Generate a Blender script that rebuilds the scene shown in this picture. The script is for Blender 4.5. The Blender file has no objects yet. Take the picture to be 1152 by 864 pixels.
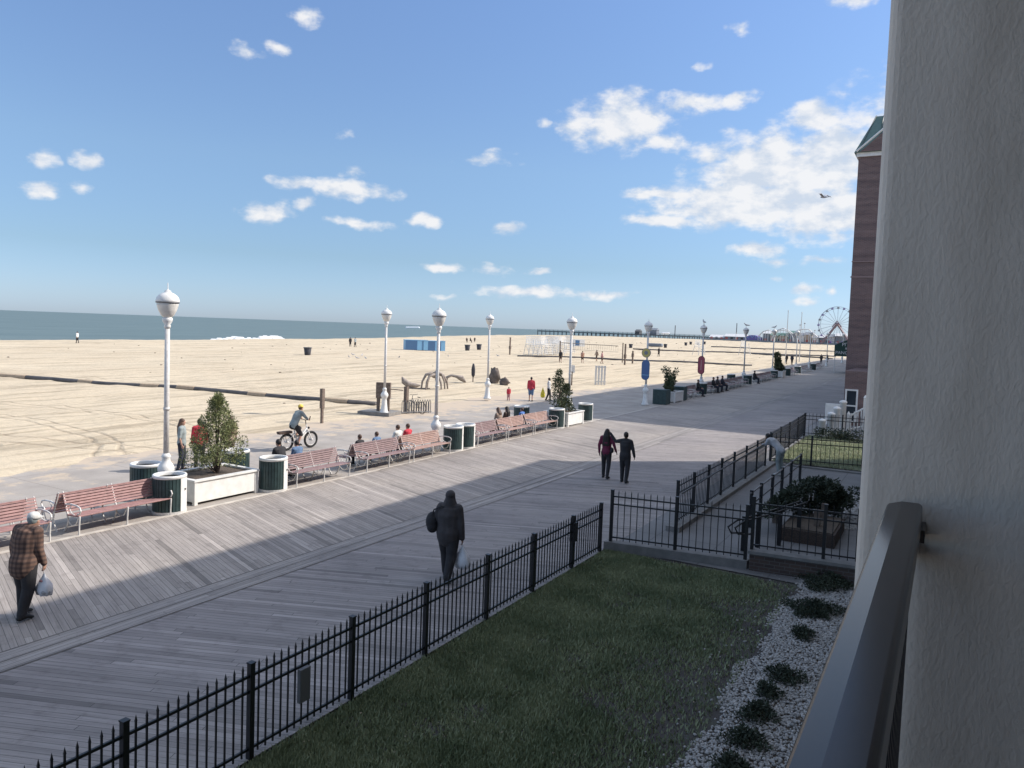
import bpy, math, random
import numpy as np
from mathutils import Vector, Matrix
rnd = random.Random(7)
sc = bpy.context.scene
col = sc.collection
R = math.radians

# ------------------------------------------------------------------ camera
FPX = 850.0; W, H = 1152, 864; CY = 417.7; EYE = 5.0
ROLL = math.atan(0.0362); PITCH = math.atan(0.0567)
_c, _s = math.cos(ROLL), math.sin(ROLL)
_R0 = np.array([_c, -_s, 0.]); _U0 = np.array([_s, _c, 0.]); _B = np.array([0, 0, 1.])
_UP = math.cos(PITCH)*_U0 + math.sin(PITCH)*_B
_FW = -math.cos(PITCH)*_B + math.sin(PITCH)*_U0
def _ray(px, py):
    d = np.array([(px-W/2)/FPX, -(py-CY)/FPX, -1.])
    return np.array([d@_R0, d@_FW, d@_UP])
_v = _ray(1068, 388); YAW = math.atan2(_v[0], _v[1])
def ray(px, py):
    d = _ray(px, py); c, s = math.cos(YAW), math.sin(YAW)
    return np.array([d[0]*c-d[1]*s, d[0]*s+d[1]*c, d[2]])
def gz(y):                       # the boardwalk and beach climb very gently to the south
    return 0.005*max(0.0, y-20)
def at(px, py, dz=0.0):          # where the sight line meets the ground (raised by dz)
    w = ray(px, py); z = dz
    for _ in range(40):
        t = (z-EYE)/w[2]; p = w*t; z = gz(min(p[1], 600))+dz
    return Vector((p[0], p[1], z))
def at_depth(px, py, dy):        # point on the sight line at boardwalk distance dy
    w = ray(px, py); t = dy/w[1]
    return Vector((w[0]*t, w[1]*t, w[2]*t+EYE))
cam_d = bpy.data.cameras.new('camera'); cam = bpy.data.objects.new('camera', cam_d); col.objects.link(cam)
c, s = math.cos(YAW), math.sin(YAW)
def _w(v): a, b, d = v@_R0, v@_FW, v@_UP; return Vector((a*c-b*s, a*s+b*c, d))
M = Matrix((_w(np.array([1., 0, 0])), _w(np.array([0, 1., 0])), _w(np.array([0, 0, 1.])))).transposed().to_4x4()
M.translation = Vector((0, 0, EYE)); cam.matrix_world = M
cam_d.sensor_width = 36; cam_d.lens = FPX/W*36; cam_d.shift_y = (CY-H/2)/W
cam_d.clip_start = 0.05; cam_d.clip_end = 60000
sc.camera = cam

# ------------------------------------------------------------------ sun, sky, exposure
SUN_DIR = Vector((0.76, 0.65, 0)).normalized(); SUN_EL = R(38.5)
sund = bpy.data.lights.new('sun', 'SUN'); sund.energy = 2.85; sund.angle = R(0.6); sund.color = (1, .94, .86)
sun = bpy.data.objects.new('sun', sund); col.objects.link(sun)
sv = Vector((SUN_DIR.x*math.cos(SUN_EL), SUN_DIR.y*math.cos(SUN_EL), math.sin(SUN_EL)))
sun.rotation_euler = sv.to_track_quat('Z', 'Y').to_euler(); sun.location = sv*60
sc.view_settings.view_transform = 'Standard'; sc.view_settings.look = 'None'
sc.view_settings.exposure = 0.88; sc.view_settings.gamma = 1.0; sc.view_settings.use_curve_mapping = False
world = bpy.data.worlds.new('World'); sc.world = world; world.use_nodes = True
nt = world.node_tree; nt.nodes.clear()
def N(nt, t, **k):
    n = nt.nodes.new(t)
    for a, b in k.items(): setattr(n, a, b)
    return n
def ramp(nt, fac, stops, interp='LINEAR'):
    r = N(nt, 'ShaderNodeValToRGB'); r.color_ramp.interpolation = interp
    e = r.color_ramp.elements
    while len(e) < len(stops): e.new(0.5)
    for i, (p, c_) in enumerate(stops):
        e[i].position = p; e[i].color = (*c_, 1) if len(c_) == 3 else c_
    nt.links.new(fac, r.inputs[0]); return r.outputs[0]
def mth(nt, op, a, b=None, c_=None, clamp=False):
    n = N(nt, 'ShaderNodeMath', operation=op, use_clamp=clamp)
    for i, v in enumerate((a, b, c_)):
        if v is None: continue
        if isinstance(v, (int, float)): n.inputs[i].default_value = v
        else: nt.links.new(v, n.inputs[i])
    return n.outputs[0]
def vm(nt, op, a, b=None):
    n = N(nt, 'ShaderNodeVectorMath', operation=op)
    for i, v in enumerate((a, b)):
        if v is None: continue
        if isinstance(v, tuple): n.inputs[i].default_value = v
        else: nt.links.new(v, n.inputs[i])
    return n
def mixc(nt, fac, a, b, mode='MIX'):
    n = N(nt, 'ShaderNodeMix', data_type='RGBA', blend_type=mode)
    if isinstance(fac, (int, float)): n.inputs[0].default_value = fac
    else: nt.links.new(fac, n.inputs[0])
    for i, v in ((6, a), (7, b)):
        if isinstance(v, tuple): n.inputs[i].default_value = (*v[:3], 1)
        else: nt.links.new(v, n.inputs[i])
    return n.outputs[2]
sky = N(nt, 'ShaderNodeTexSky', sky_type='NISHITA'); sky.sun_disc = False
sky.sun_elevation = SUN_EL; sky.sun_rotation = math.atan2(SUN_DIR.x, SUN_DIR.y)
sky.air_density = 1.0; sky.dust_density = 0.3; sky.ozone_density = 2.5
tc = N(nt, 'ShaderNodeTexCoord'); sx = N(nt, 'ShaderNodeSeparateXYZ'); nt.links.new(tc.outputs['Generated'], sx.inputs[0])
az = mth(nt, 'ARCTAN2', sx.outputs[0], sx.outputs[1]); el = mth(nt, 'ARCSINE', sx.outputs[2])
cmb = N(nt, 'ShaderNodeCombineXYZ'); nt.links.new(az, cmb.inputs[0]); nt.links.new(el, cmb.inputs[1])
def azel(px, py):
    d = ray(px, py); d = d/np.linalg.norm(d); return math.atan2(d[0], d[1]), math.asin(d[2])
# clouds: px, py, half width, half height, strength
CL = [(700, 138, 70, 32, 1.0), (650, 140, 25, 12, .7), (765, 120, 40, 14, .75), (830, 112, 26, 12, .7), (750, 160, 30, 12, .7), (918, 132, 42, 16, .9),
      (870, 190, 110, 42, 1.15), (930, 180, 70, 50, 1.1), (840, 225, 130, 32, 1.15), (930, 235, 90, 35, 1.1), (745, 218, 60, 9, .8), (750, 248, 70, 8, .8), (800, 175, 35, 14, .7),
      (850, 280, 38, 10, .85), (935, 294, 40, 7, .7), (870, 293, 30, 5, .6), (905, 326, 18, 7, .6), (930, 330, 15, 6, .6), (905, 338, 22, 5, .6), (872, 310, 18, 5, .5),
      (568, 256, 26, 10, .9), (498, 297, 30, 6, .7), (556, 304, 20, 8, .6), (605, 306, 20, 5, .55), (590, 330, 75, 7, .7), (670, 332, 55, 6, .7), (500, 332, 25, 4, .45),
      (297, 234, 40, 14, .85), (343, 228, 22, 9, .75), (395, 212, 58, 13, .95), (330, 205, 30, 8, .75), (405, 192, 28, 9, .6), (412, 253, 38, 9, .85), (474, 249, 20, 8, .8),
      (545, 178, 48, 9, .5), (385, 152, 25, 6, .3), (101, 183, 25, 10, .8), (46, 179, 22, 11, .7), (40, 212, 36, 9, .8), (93, 214, 20, 7, .55),
      (350, 19, 22, 13, .75), (277, 58, 20, 8, .65), (307, 55, 12, 9, .55), (838, 28, 20, 8, .55), (960, 2, 36, 9, .75), (614, 139, 14, 8, .5), (792, 76, 10, 5, .4),
      (785, 115, 60, 12, .65), (700, 110, 40, 10, .6), (120, 500, 1, 1, 0),
      (1100, 120, 180, 60, 1.1), (1250, 250, 140, 50, 1.0), (-200, 150, 100, 20, .8), (1400, 100, 200, 70, 1.1)]
nz = N(nt, 'ShaderNodeTexNoise'); nz.inputs['Scale'].default_value = 26; nz.inputs['Detail'].default_value = 9; nz.inputs['Roughness'].default_value = .58
mp = N(nt, 'ShaderNodeMapping'); mp.inputs['Scale'].default_value = (1, 1.7, 1); nt.links.new(cmb.outputs[0], mp.inputs[0]); nt.links.new(mp.outputs[0], nz.inputs['Vector'])
wz = N(nt, 'ShaderNodeTexNoise'); wz.inputs['Scale'].default_value = 18; wz.inputs['Detail'].default_value = 3; nt.links.new(cmb.outputs[0], wz.inputs['Vector'])
warp = vm(nt, 'MULTIPLY', vm(nt, 'SUBTRACT', wz.outputs['Color'], (.5, .5, .5)).outputs[0], (.06, .03, 0)).outputs[0]
def cloudmask(off):
    pos = vm(nt, 'ADD', vm(nt, 'ADD', cmb.outputs[0], off).outputs[0], warp).outputs[0]
    acc = None
    for (px, py, hw, hh, st) in CL:
        if st == 0: continue
        a, e = azel(px, py); cosang = math.cos(math.atan((px-576)/850))
        sc_ = (1/(hw*1.12/FPX*cosang**2), 1/(hh*1.2/FPX), 0)
        d = vm(nt, 'LENGTH', vm(nt, 'MULTIPLY', vm(nt, 'SUBTRACT', pos, (a, e, 0)).outputs[0], sc_).outputs[0])
        m_ = mth(nt, 'MULTIPLY', mth(nt, 'SUBTRACT', 1.0, d.outputs['Value'], clamp=True), st)
        acc = m_ if acc is None else mth(nt, 'MAXIMUM', acc, m_)
    return acc
cm0 = cloudmask((0, 0, 0))
dens = mth(nt, 'ADD', cm0, mth(nt, 'MULTIPLY', mth(nt, 'SUBTRACT', nz.outputs['Fac'], .5), 1.5))
mr = N(nt, 'ShaderNodeMapRange', interpolation_type='SMOOTHSTEP'); nt.links.new(dens, mr.inputs[0])
mr.inputs[1].default_value = .08; mr.inputs[2].default_value = .66
gate = mth(nt, 'MULTIPLY', cm0, 9, clamp=True)
cov = mth(nt, 'MULTIPLY', mth(nt, 'MULTIPLY', mr.outputs[0], gate), .93)
# self shading of the clouds: density sampled a little lower and towards the sun
nz2 = N(nt, 'ShaderNodeTexNoise'); nz2.inputs['Scale'].default_value = 26; nz2.inputs['Detail'].default_value = 5; nz2.inputs['Roughness'].default_value = .55
mp2 = N(nt, 'ShaderNodeMapping'); mp2.inputs['Scale'].default_value = (1, 1.7, 1); mp2.inputs['Location'].default_value = (0.012, 0.03, 0)
nt.links.new(cmb.outputs[0], mp2.inputs[0]); nt.links.new(mp2.outputs[0], nz2.inputs['Vector'])
shade = mth(nt, 'SUBTRACT', nz.outputs['Fac'], nz2.outputs['Fac'])
shade = mth(nt, 'ADD', mth(nt, 'MULTIPLY', shade, 4.0), .58, clamp=True)
ccol = mixc(nt, shade, (3.5, 3.9, 4.5), (5.05, 5.05, 5.1))
balance = ramp(nt, mth(nt, 'ABSOLUTE', el), [(.01, (.45, .58, .93)), (.083, (.49, .565, .70)), (.2, (.70, .74, .80)), (.40, (.84, .88, .98)), (.60, (2.5, 1.9, 1.5)), (1.0, (4.1, 2.85, 1.9))])  # sky tint by height; above the view it is brightened to fill the shade
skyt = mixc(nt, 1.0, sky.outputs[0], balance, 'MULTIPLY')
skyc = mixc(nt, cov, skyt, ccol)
bg = N(nt, 'ShaderNodeBackground'); bg.inputs[1].default_value = 0.10
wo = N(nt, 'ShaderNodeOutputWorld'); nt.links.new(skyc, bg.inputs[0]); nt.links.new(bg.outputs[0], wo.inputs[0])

# ------------------------------------------------------------------ materials
def mat(name, color, rough=.6, metal=0., var=0., vscale=6., bump=0., bscale=40., spec=.5, col2=None):
    m = bpy.data.materials.new(name); m.use_nodes = True; t = m.node_tree; b = t.nodes['Principled BSDF']
    b.inputs['Roughness'].default_value = rough; b.inputs['Metallic'].default_value = metal; b.inputs['Specular IOR Level'].default_value = spec
    b.inputs['Base Color'].default_value = (*color, 1)
    tcn = N(t, 'ShaderNodeTexCoord')
    if var or col2:
        n = N(t, 'ShaderNodeTexNoise'); n.inputs['Scale'].default_value = vscale; n.inputs['Detail'].default_value = 5
        t.links.new(tcn.outputs['Object'], n.inputs['Vector'])
        lo = tuple(x*(1-var) for x in color); hi = col2 or tuple(min(1, x*(1+var)) for x in color)
        t.links.new(ramp(t, n.outputs['Fac'], [(.35, lo), (.65, hi)]), b.inputs['Base Color'])
    if bump:
        n2 = N(t, 'ShaderNodeTexNoise'); n2.inputs['Scale'].default_value = bscale; n2.inputs['Detail'].default_value = 6
        t.links.new(tcn.outputs['Object'], n2.inputs['Vector'])
        bp = N(t, 'ShaderNodeBump'); bp.inputs['Strength'].default_value = bump; bp.inputs['Distance'].default_value = .02
        t.links.new(n2.outputs['Fac'], bp.inputs['Height']); t.links.new(bp.outputs[0], b.inputs['Normal'])
    return m
MT = {}
MT['white'] = mat('white_paint', (.74, .73, .70), .45, var=.07, vscale=5)
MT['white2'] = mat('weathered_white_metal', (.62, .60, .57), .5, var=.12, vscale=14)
MT['globe'] = mat('lamp_glass', (.72, .70, .65), .3, var=.08, vscale=9)
MT['black'] = mat('black_coated_steel', (.012, .012, .014), .42, var=.2, vscale=20)
MT['slat'] = mat('faded_red_slat', (.31, .175, .165), .6, var=.16, vscale=8, bump=.15)
MT['slat2'] = mat('faded_brown_slat', (.36, .235, .20), .6, var=.16, vscale=8, bump=.15)
MT['slat3'] = mat('dull_maroon_slat', (.245, .165, .165), .6, var=.16, vscale=8, bump=.15)
MT['green'] = mat('dark_green_slat', (.028, .055, .055), .5, var=.2)
MT['bindark'] = mat('bin_interior', (.012, .012, .013), .8)
MT['soil'] = mat('soil', (.11, .085, .065), .95, var=.3, vscale=30, bump=.6)
MT['bark'] = mat('bark', (.07, .05, .04), .9, var=.3, vscale=30, bump=.5)
MT['wood'] = mat('weathered_timber', (.17, .13, .105), .85, var=.25, vscale=12, bump=.3)
MT['pipe'] = mat('dark_pipe', (.10, .09, .085), .6, var=.25, vscale=2)
MT['grey'] = mat('grey_metal', (.16, .16, .165), .5, metal=.2)
MT['rock'] = mat('rock', (.14, .115, .10), .9, var=.3, vscale=3, bump=.6, bscale=8)
MT['octo'] = mat('sculpture_shell', (.27, .23, .20), .7, var=.25, vscale=3)
MT['concrete'] = mat('kerb_concrete', (.22, .21, .20), .9, var=.12, vscale=5, bump=.25)
MT['tanjoint'] = mat('tan_joint', (.42, .32, .22), .9, var=.1)
MT['skin'] = mat('skin', (.45, .26, .19), .5)
MT['skin_dark'] = mat('dark_skin', (.12, .065, .045), .5)
MT['hair'] = mat('dark_hair', (.018, .012, .010), .6)
MT['hairb'] = mat('brown_hair', (.09, .05, .032), .6)
MT['blue'] = mat('blue_sign', (.07, .14, .31), .5)
MT['yellow'] = mat('yellow_sign', (.50, .43, .14), .5)
MT['redsign'] = mat('red_sign', (.34, .07, .10), .5)
MT['bluebox'] = mat('light_blue_panel', (.22, .45, .66), .5, var=.08)
MT['bluedark'] = mat('deep_blue_panel', (.07, .16, .30), .5)
MT['awning'] = mat('green_awning', (.012, .045, .035), .7)
MT['bag'] = mat('white_plastic', (.72, .73, .76), .35, var=.1)
MT['purple'] = mat('purple_canvas', (.17, .13, .34), .7)
MT['farwhite'] = mat('far_white', (.6, .6, .6), .6)
MT['farred'] = mat('far_red', (.42, .10, .09), .6)
MT['fargreen'] = mat('far_green', (.10, .19, .16), .6)
MT['fartan'] = mat('far_tan', (.42, .34, .27), .7)
MT['fargrey'] = mat('far_grey', (.20, .22, .25), .7)
MT['foam'] = mat('sea_foam', (.86, .87, .87), .6, bump=.8, bscale=3)
MT['pier'] = mat('pier_timber', (.10, .105, .11), .8)
MT['gull'] = mat('gull_feather', (.40, .40, .42), .7)
MT['glass'] = mat('window_glass', (.03, .04, .05), .08)
MT['rubber'] = mat('rubber', (.015, .015, .016), .7)
MT['tarp'] = mat('storage_grey', (.05, .05, .06), .8)
for nme, c_ in dict(cl_black=(.026, .025, .028), cl_navy=(.026, .03, .045), cl_char=(.048, .043, .045), cl_brown=(.075, .05, .04), cl_grey=(.27, .31, .31),
                    cl_lgrey=(.42, .42, .43), cl_mag=(.14, .018, .05), cl_red=(.50, .04, .06), cl_blue=(.07, .16, .42), cl_jean=(.11, .18, .30), cl_white=(.62, .61, .58),
                    cl_yellow=(.75, .62, .06), cl_tan=(.30, .22, .17), cl_pink=(.5, .25, .25), helmet=(.72, .50, .10)).items():
    MT[nme] = mat(nme.replace('cl_', 'cloth_'), c_, .85, var=.22, vscale=5, bump=.6, bscale=9)

# plaid jacket
m = mat('plaid_cloth', (.2, .1, .06), .9); t = m.node_tree; b = t.nodes['Principled BSDF']; o = N(t, 'ShaderNodeTexCoord')
w1 = N(t, 'ShaderNodeTexWave', bands_direction='Z'); w1.inputs['Scale'].default_value = 4.2; w1.inputs['Distortion'].default_value = .8
w2 = N(t, 'ShaderNodeTexWave', bands_direction='X'); w2.inputs['Scale'].default_value = 4.2; w2.inputs['Distortion'].default_value = .8
for w_ in (w1, w2): t.links.new(o.outputs['Object'], w_.inputs['Vector'])
a = ramp(t, w1.outputs['Fac'], [(.3, (.175, .105, .078)), (.75, (.10, .064, .053))]); a2 = ramp(t, w2.outputs['Fac'], [(.3, (1, 1, 1)), (.8, (.62, .58, .58))])
t.links.new(mixc(t, 1.0, a, a2, 'MULTIPLY'), b.inputs['Base Color']); MT['plaid'] = m

def boards_mat(name, ang, base=(.355, .318, .29)):
    m = bpy.data.materials.new(name); m.use_nodes = True; t = m.node_tree; b = t.nodes['Principled BSDF']
    b.inputs['Roughness'].default_value = .75; b.inputs['Specular IOR Level'].default_value = .35
    o = N(t, 'ShaderNodeTexCoord'); mp = N(t, 'ShaderNodeMapping'); mp.inputs['Rotation'].default_value = (0, 0, ang); t.links.new(o.outputs['Object'], mp.inputs[0])
    sp = N(t, 'ShaderNodeSeparateXYZ'); t.links.new(mp.outputs[0], sp.inputs[0])
    yr = mth(t, 'DIVIDE', sp.outputs[1], .104); row = mth(t, 'FLOOR', yr); fy_ = mth(t, 'FRACT', yr)
    wn = N(t, 'ShaderNodeTexWhiteNoise', noise_dimensions='1D'); t.links.new(row, wn.inputs['W'])
    xq = mth(t, 'ADD', mth(t, 'DIVIDE', sp.outputs[0], 4.2), mth(t, 'MULTIPLY', wn.outputs['Value'], 9.7)); bi = mth(t, 'FLOOR', xq); fx_ = mth(t, 'FRACT', xq)
    cb_ = N(t, 'ShaderNodeCombineXYZ'); t.links.new(row, cb_.inputs[0]); t.links.new(bi, cb_.inputs[1])
    wn2 = N(t, 'ShaderNodeTexWhiteNoise', noise_dimensions='2D'); t.links.new(cb_.outputs[0], wn2.inputs['Vector'])
    gap = mth(t, 'MAXIMUM', mth(t, 'LESS_THAN', fy_, .065), mth(t, 'LESS_THAN', fx_, .0022))
    st = N(t, 'ShaderNodeMapping'); st.inputs['Scale'].default_value = (.6, 16, 1); t.links.new(mp.outputs[0], st.inputs[0])
    g = N(t, 'ShaderNodeTexNoise'); g.inputs['Scale'].default_value = 2; g.inputs['Detail'].default_value = 8; g.inputs['Roughness'].default_value = .65; t.links.new(st.outputs[0], g.inputs['Vector'])
    big = N(t, 'ShaderNodeTexNoise'); big.inputs['Scale'].default_value = .35; big.inputs['Detail'].default_value = 4; t.links.new(o.outputs['Object'], big.inputs['Vector'])
    lo = tuple(x*.62 for x in base); hi = tuple(x*1.22 for x in base)
    c1 = ramp(t, wn2.outputs['Value'], [(0, tuple(x*.60 for x in base)), (.05, tuple(x*.82 for x in base)), (.35, tuple(x*.95 for x in base)), (.8, tuple(x*1.04 for x in base)), (.96, tuple(x*1.12 for x in base)), (1, tuple(x*1.34 for x in base))])
    c2 = ramp(t, g.outputs['Fac'], [(.3, (.72, .71, .70)), (.7, (1.12, 1.12, 1.12))])
    c3 = ramp(t, big.outputs['Fac'], [(.3, (.80, .80, .81)), (.5, (1, 1, 1)), (.7, (1.10, 1.09, 1.06))])
    sp2 = N(t, 'ShaderNodeTexNoise'); sp2.inputs['Scale'].default_value = 2.6; sp2.inputs['Detail'].default_value = 6; sp2.inputs['Roughness'].default_value = .7; t.links.new(o.outputs['Object'], sp2.inputs['Vector'])
    c3 = mixc(t, 1, c3, ramp(t, sp2.outputs['Fac'], [(.32, (.78, .77, .77)), (.47, (1, 1, 1))]), 'MULTIPLY')
    cc = mixc(t, 1, mixc(t, 1, c1, c2, 'MULTIPLY'), c3, 'MULTIPLY')
    cc = mixc(t, mth(t, 'MULTIPLY', gap, .85), cc, (.05, .047, .045))
    t.links.new(cc, b.inputs['Base Color'])
    hgt = mth(t, 'SUBTRACT', mth(t, 'MULTIPLY', g.outputs['Fac'], .25), gap)
    bp = N(t, 'ShaderNodeBump'); bp.inputs['Strength'].default_value = .5; bp.inputs['Distance'].default_value = .008
    t.links.new(hgt, bp.inputs['Height']); t.links.new(bp.outputs[0], b.inputs['Normal'])
    return m
MT['boards_l'] = boards_mat('boardwalk_planks_seaward', R(20))
MT['boards_r'] = boards_mat('boardwalk_planks_landward', R(-22), (.315, .285, .275))
MT['boards_c'] = boards_mat('boardwalk_planks_long', R(90), (.345, .315, .295))

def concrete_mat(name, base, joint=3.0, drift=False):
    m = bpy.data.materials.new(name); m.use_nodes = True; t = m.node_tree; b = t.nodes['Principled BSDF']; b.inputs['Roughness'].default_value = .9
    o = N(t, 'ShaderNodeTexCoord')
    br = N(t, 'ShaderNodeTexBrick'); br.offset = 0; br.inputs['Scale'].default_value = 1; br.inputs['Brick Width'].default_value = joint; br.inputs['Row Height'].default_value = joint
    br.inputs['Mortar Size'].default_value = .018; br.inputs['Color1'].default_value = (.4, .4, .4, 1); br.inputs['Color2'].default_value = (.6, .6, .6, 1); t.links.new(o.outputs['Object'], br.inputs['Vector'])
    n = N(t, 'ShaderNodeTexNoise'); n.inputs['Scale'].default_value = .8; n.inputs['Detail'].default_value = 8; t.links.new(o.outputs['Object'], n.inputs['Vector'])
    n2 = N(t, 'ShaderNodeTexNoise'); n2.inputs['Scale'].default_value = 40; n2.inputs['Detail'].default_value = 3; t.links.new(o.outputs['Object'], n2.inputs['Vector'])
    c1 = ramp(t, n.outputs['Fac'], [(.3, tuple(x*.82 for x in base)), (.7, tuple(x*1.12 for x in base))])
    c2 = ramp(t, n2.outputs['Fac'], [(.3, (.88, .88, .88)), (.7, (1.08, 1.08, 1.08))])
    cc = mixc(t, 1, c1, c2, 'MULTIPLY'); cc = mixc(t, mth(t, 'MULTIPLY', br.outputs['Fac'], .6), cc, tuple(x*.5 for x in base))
    if drift:
        sx_ = N(t, 'ShaderNodeSeparateXYZ'); t.links.new(o.outputs['Object'], sx_.inputs[0]); dn = N(t, 'ShaderNodeTexNoise'); dn.inputs['Scale'].default_value = .9; dn.inputs['Detail'].default_value = 9; dn.inputs['Roughness'].default_value = .68; t.links.new(o.outputs['Object'], dn.inputs['Vector'])
        e_ = mth(t, 'MULTIPLY', mth(t, 'SUBTRACT', -22.6, sx_.outputs[0]), .05)
        f_ = N(t, 'ShaderNodeMapRange', interpolation_type='SMOOTHSTEP'); f_.inputs[1].default_value = .53; f_.inputs[2].default_value = .66; t.links.new(mth(t, 'ADD', dn.outputs['Fac'], e_), f_.inputs[0])
        cc = mixc(t, mth(t, 'MULTIPLY', f_.outputs[0], .85), cc, (.52, .42, .31))
    t.links.new(cc, b.inputs['Base Color'])
    bp = N(t, 'ShaderNodeBump'); bp.inputs['Strength'].default_value = .3; bp.inputs['Distance'].default_value = .01; t.links.new(n2.outputs['Fac'], bp.inputs['Height']); t.links.new(bp.outputs[0], b.inputs['Normal'])
    return m
MT['path'] = concrete_mat('concrete_slab', (.36, .325, .29), drift=True)
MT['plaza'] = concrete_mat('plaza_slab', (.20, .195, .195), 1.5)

# sand
m = bpy.data.materials.new('sand'); m.use_nodes = True; t = m.node_tree; b = t.nodes['Principled BSDF']; b.inputs['Roughness'].default_value = .95; b.inputs['Specular IOR Level'].default_value = .2
o = N(t, 'ShaderNodeTexCoord')
n = N(t, 'ShaderNodeTexNoise'); n.inputs['Scale'].default_value = .12; n.inputs['Detail'].default_value = 8; t.links.new(o.outputs['Object'], n.inputs['Vector'])
n2 = N(t, 'ShaderNodeTexNoise'); n2.inputs['Scale'].default_value = 3.2; n2.inputs['Detail'].default_value = 9; n2.inputs['Roughness'].default_value = .7; t.links.new(o.outputs['Object'], n2.inputs['Vector'])
ms = N(t, 'ShaderNodeMapping'); ms.inputs['Scale'].default_value = (1.1, .07, 1); ms.inputs['Rotation'].default_value = (0, 0, R(7)); t.links.new(o.outputs['Object'], ms.inputs[0])
n3 = N(t, 'ShaderNodeTexNoise'); n3.inputs['Scale'].default_value = 1.3; n3.inputs['Detail'].default_value = 7; n3.inputs['Roughness'].default_value = .65; t.links.new(ms.outputs[0], n3.inputs['Vector'])
# vehicle tracks: a few looping ruts, darkened for damp sand and the shade in them
dw = N(t, 'ShaderNodeTexNoise'); dw.inputs['Scale'].default_value = .25; t.links.new(o.outputs['Object'], dw.inputs['Vector'])
dpos = vm(t, 'ADD', o.outputs['Object'], vm(t, 'MULTIPLY', vm(t, 'SUBTRACT', dw.outputs['Color'], (.5, .5, .5)).outputs[0], (1.6, 1.6, 0)).outputs[0]).outputs[0]
rut = None
for (cx, cy, rr, ax) in ((-33, 10.5, 4.2, 1.0), (-33, 10.5, 4.9, 1.0), (-34.5, 9, 9.2, .72), (-34.5, 9, 9.9, .72), (-36, 9, 13.2, .66), (-36, 9, 13.9, .66), (-30, 6, 1.6, 1.0), (-38, 18, 19, .6), (-38, 18, 19.8, .6), (-52, 40, 26, .5), (-52, 40, 27, .5)):
    d = vm(t, 'LENGTH', vm(t, 'MULTIPLY', vm(t, 'SUBTRACT', dpos, (cx, cy, 0)).outputs[0], (ax, 1, 0)).outputs[0]).outputs['Value']
    k = mth(t, 'SUBTRACT', 1, mth(t, 'MULTIPLY', mth(t, 'ABSOLUTE', mth(t, 'SUBTRACT', d, rr)), 6.5), clamp=True)
    rut = k if rut is None else mth(t, 'MAXIMUM', rut, k)
fade = ramp(t, n2.outputs['Fac'], [(.40, (.15, .15, .15)), (.56, (1, 1, 1))]); rut = mth(t, 'MULTIPLY', rut, fade)
c1 = ramp(t, n.outputs['Fac'], [(.3, (.55, .46, .335)), (.7, (.61, .52, .385))])
c2 = ramp(t, n2.outputs['Fac'], [(.3, (.91, .90, .89)), (.7, (1.05, 1.05, 1.04))])
c3 = ramp(t, n3.outputs['Fac'], [(.38, (.70, .69, .68)), (.5, (1, 1, 1)), (.7, (1.07, 1.07, 1.07))])
cc = mixc(t, 1, mixc(t, 1, c1, c2, 'MULTIPLY'), c3, 'MULTIPLY'); cc = mixc(t, mth(t, 'MULTIPLY', rut, .5), cc, (.24, .18, .13))
t.links.new(cc, b.inputs['Base Color'])
hh = mth(t, 'SUBTRACT', mth(t, 'ADD', mth(t, 'MULTIPLY', n2.outputs['Fac'], .8), mth(t, 'MULTIPLY', n3.outputs['Fac'], .9)), mth(t, 'MULTIPLY', rut, .7))
bp = N(t, 'ShaderNodeBump'); bp.inputs['Strength'].default_value = .75; bp.inputs['Distance'].default_value = .10; t.links.new(hh, bp.inputs['Height']); t.links.new(bp.outputs[0], b.inputs['Normal'])
MT['sand'] = m
# sea
m = bpy.data.materials.new('sea'); m.use_nodes = True; t = m.node_tree; b = t.nodes['Principled BSDF']; b.inputs['Roughness'].default_value = .55; b.inputs['Specular IOR Level'].default_value = .18
o = N(t, 'ShaderNodeTexCoord'); mp = N(t, 'ShaderNodeMapping'); mp.inputs['Scale'].default_value = (1, .35, 1); t.links.new(o.outputs['Object'], mp.inputs[0])
n = N(t, 'ShaderNodeTexNoise'); n.inputs['Scale'].default_value = .05; n.inputs['Detail'].default_value = 9; n.inputs['Roughness'].default_value = .7; t.links.new(mp.outputs[0], n.inputs['Vector'])
t.links.new(ramp(t, n.outputs['Fac'], [(.3, (.10, .145, .15)), (.7, (.145, .195, .195))]), b.inputs['Base Color'])
bp = N(t, 'ShaderNodeBump'); bp.inputs['Strength'].default_value = .8; bp.inputs['Distance'].default_value = .8; t.links.new(n.outputs['Fac'], bp.inputs['Height']); t.links.new(bp.outputs[0], b.inputs['Normal'])
MT['sea'] = m
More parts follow.
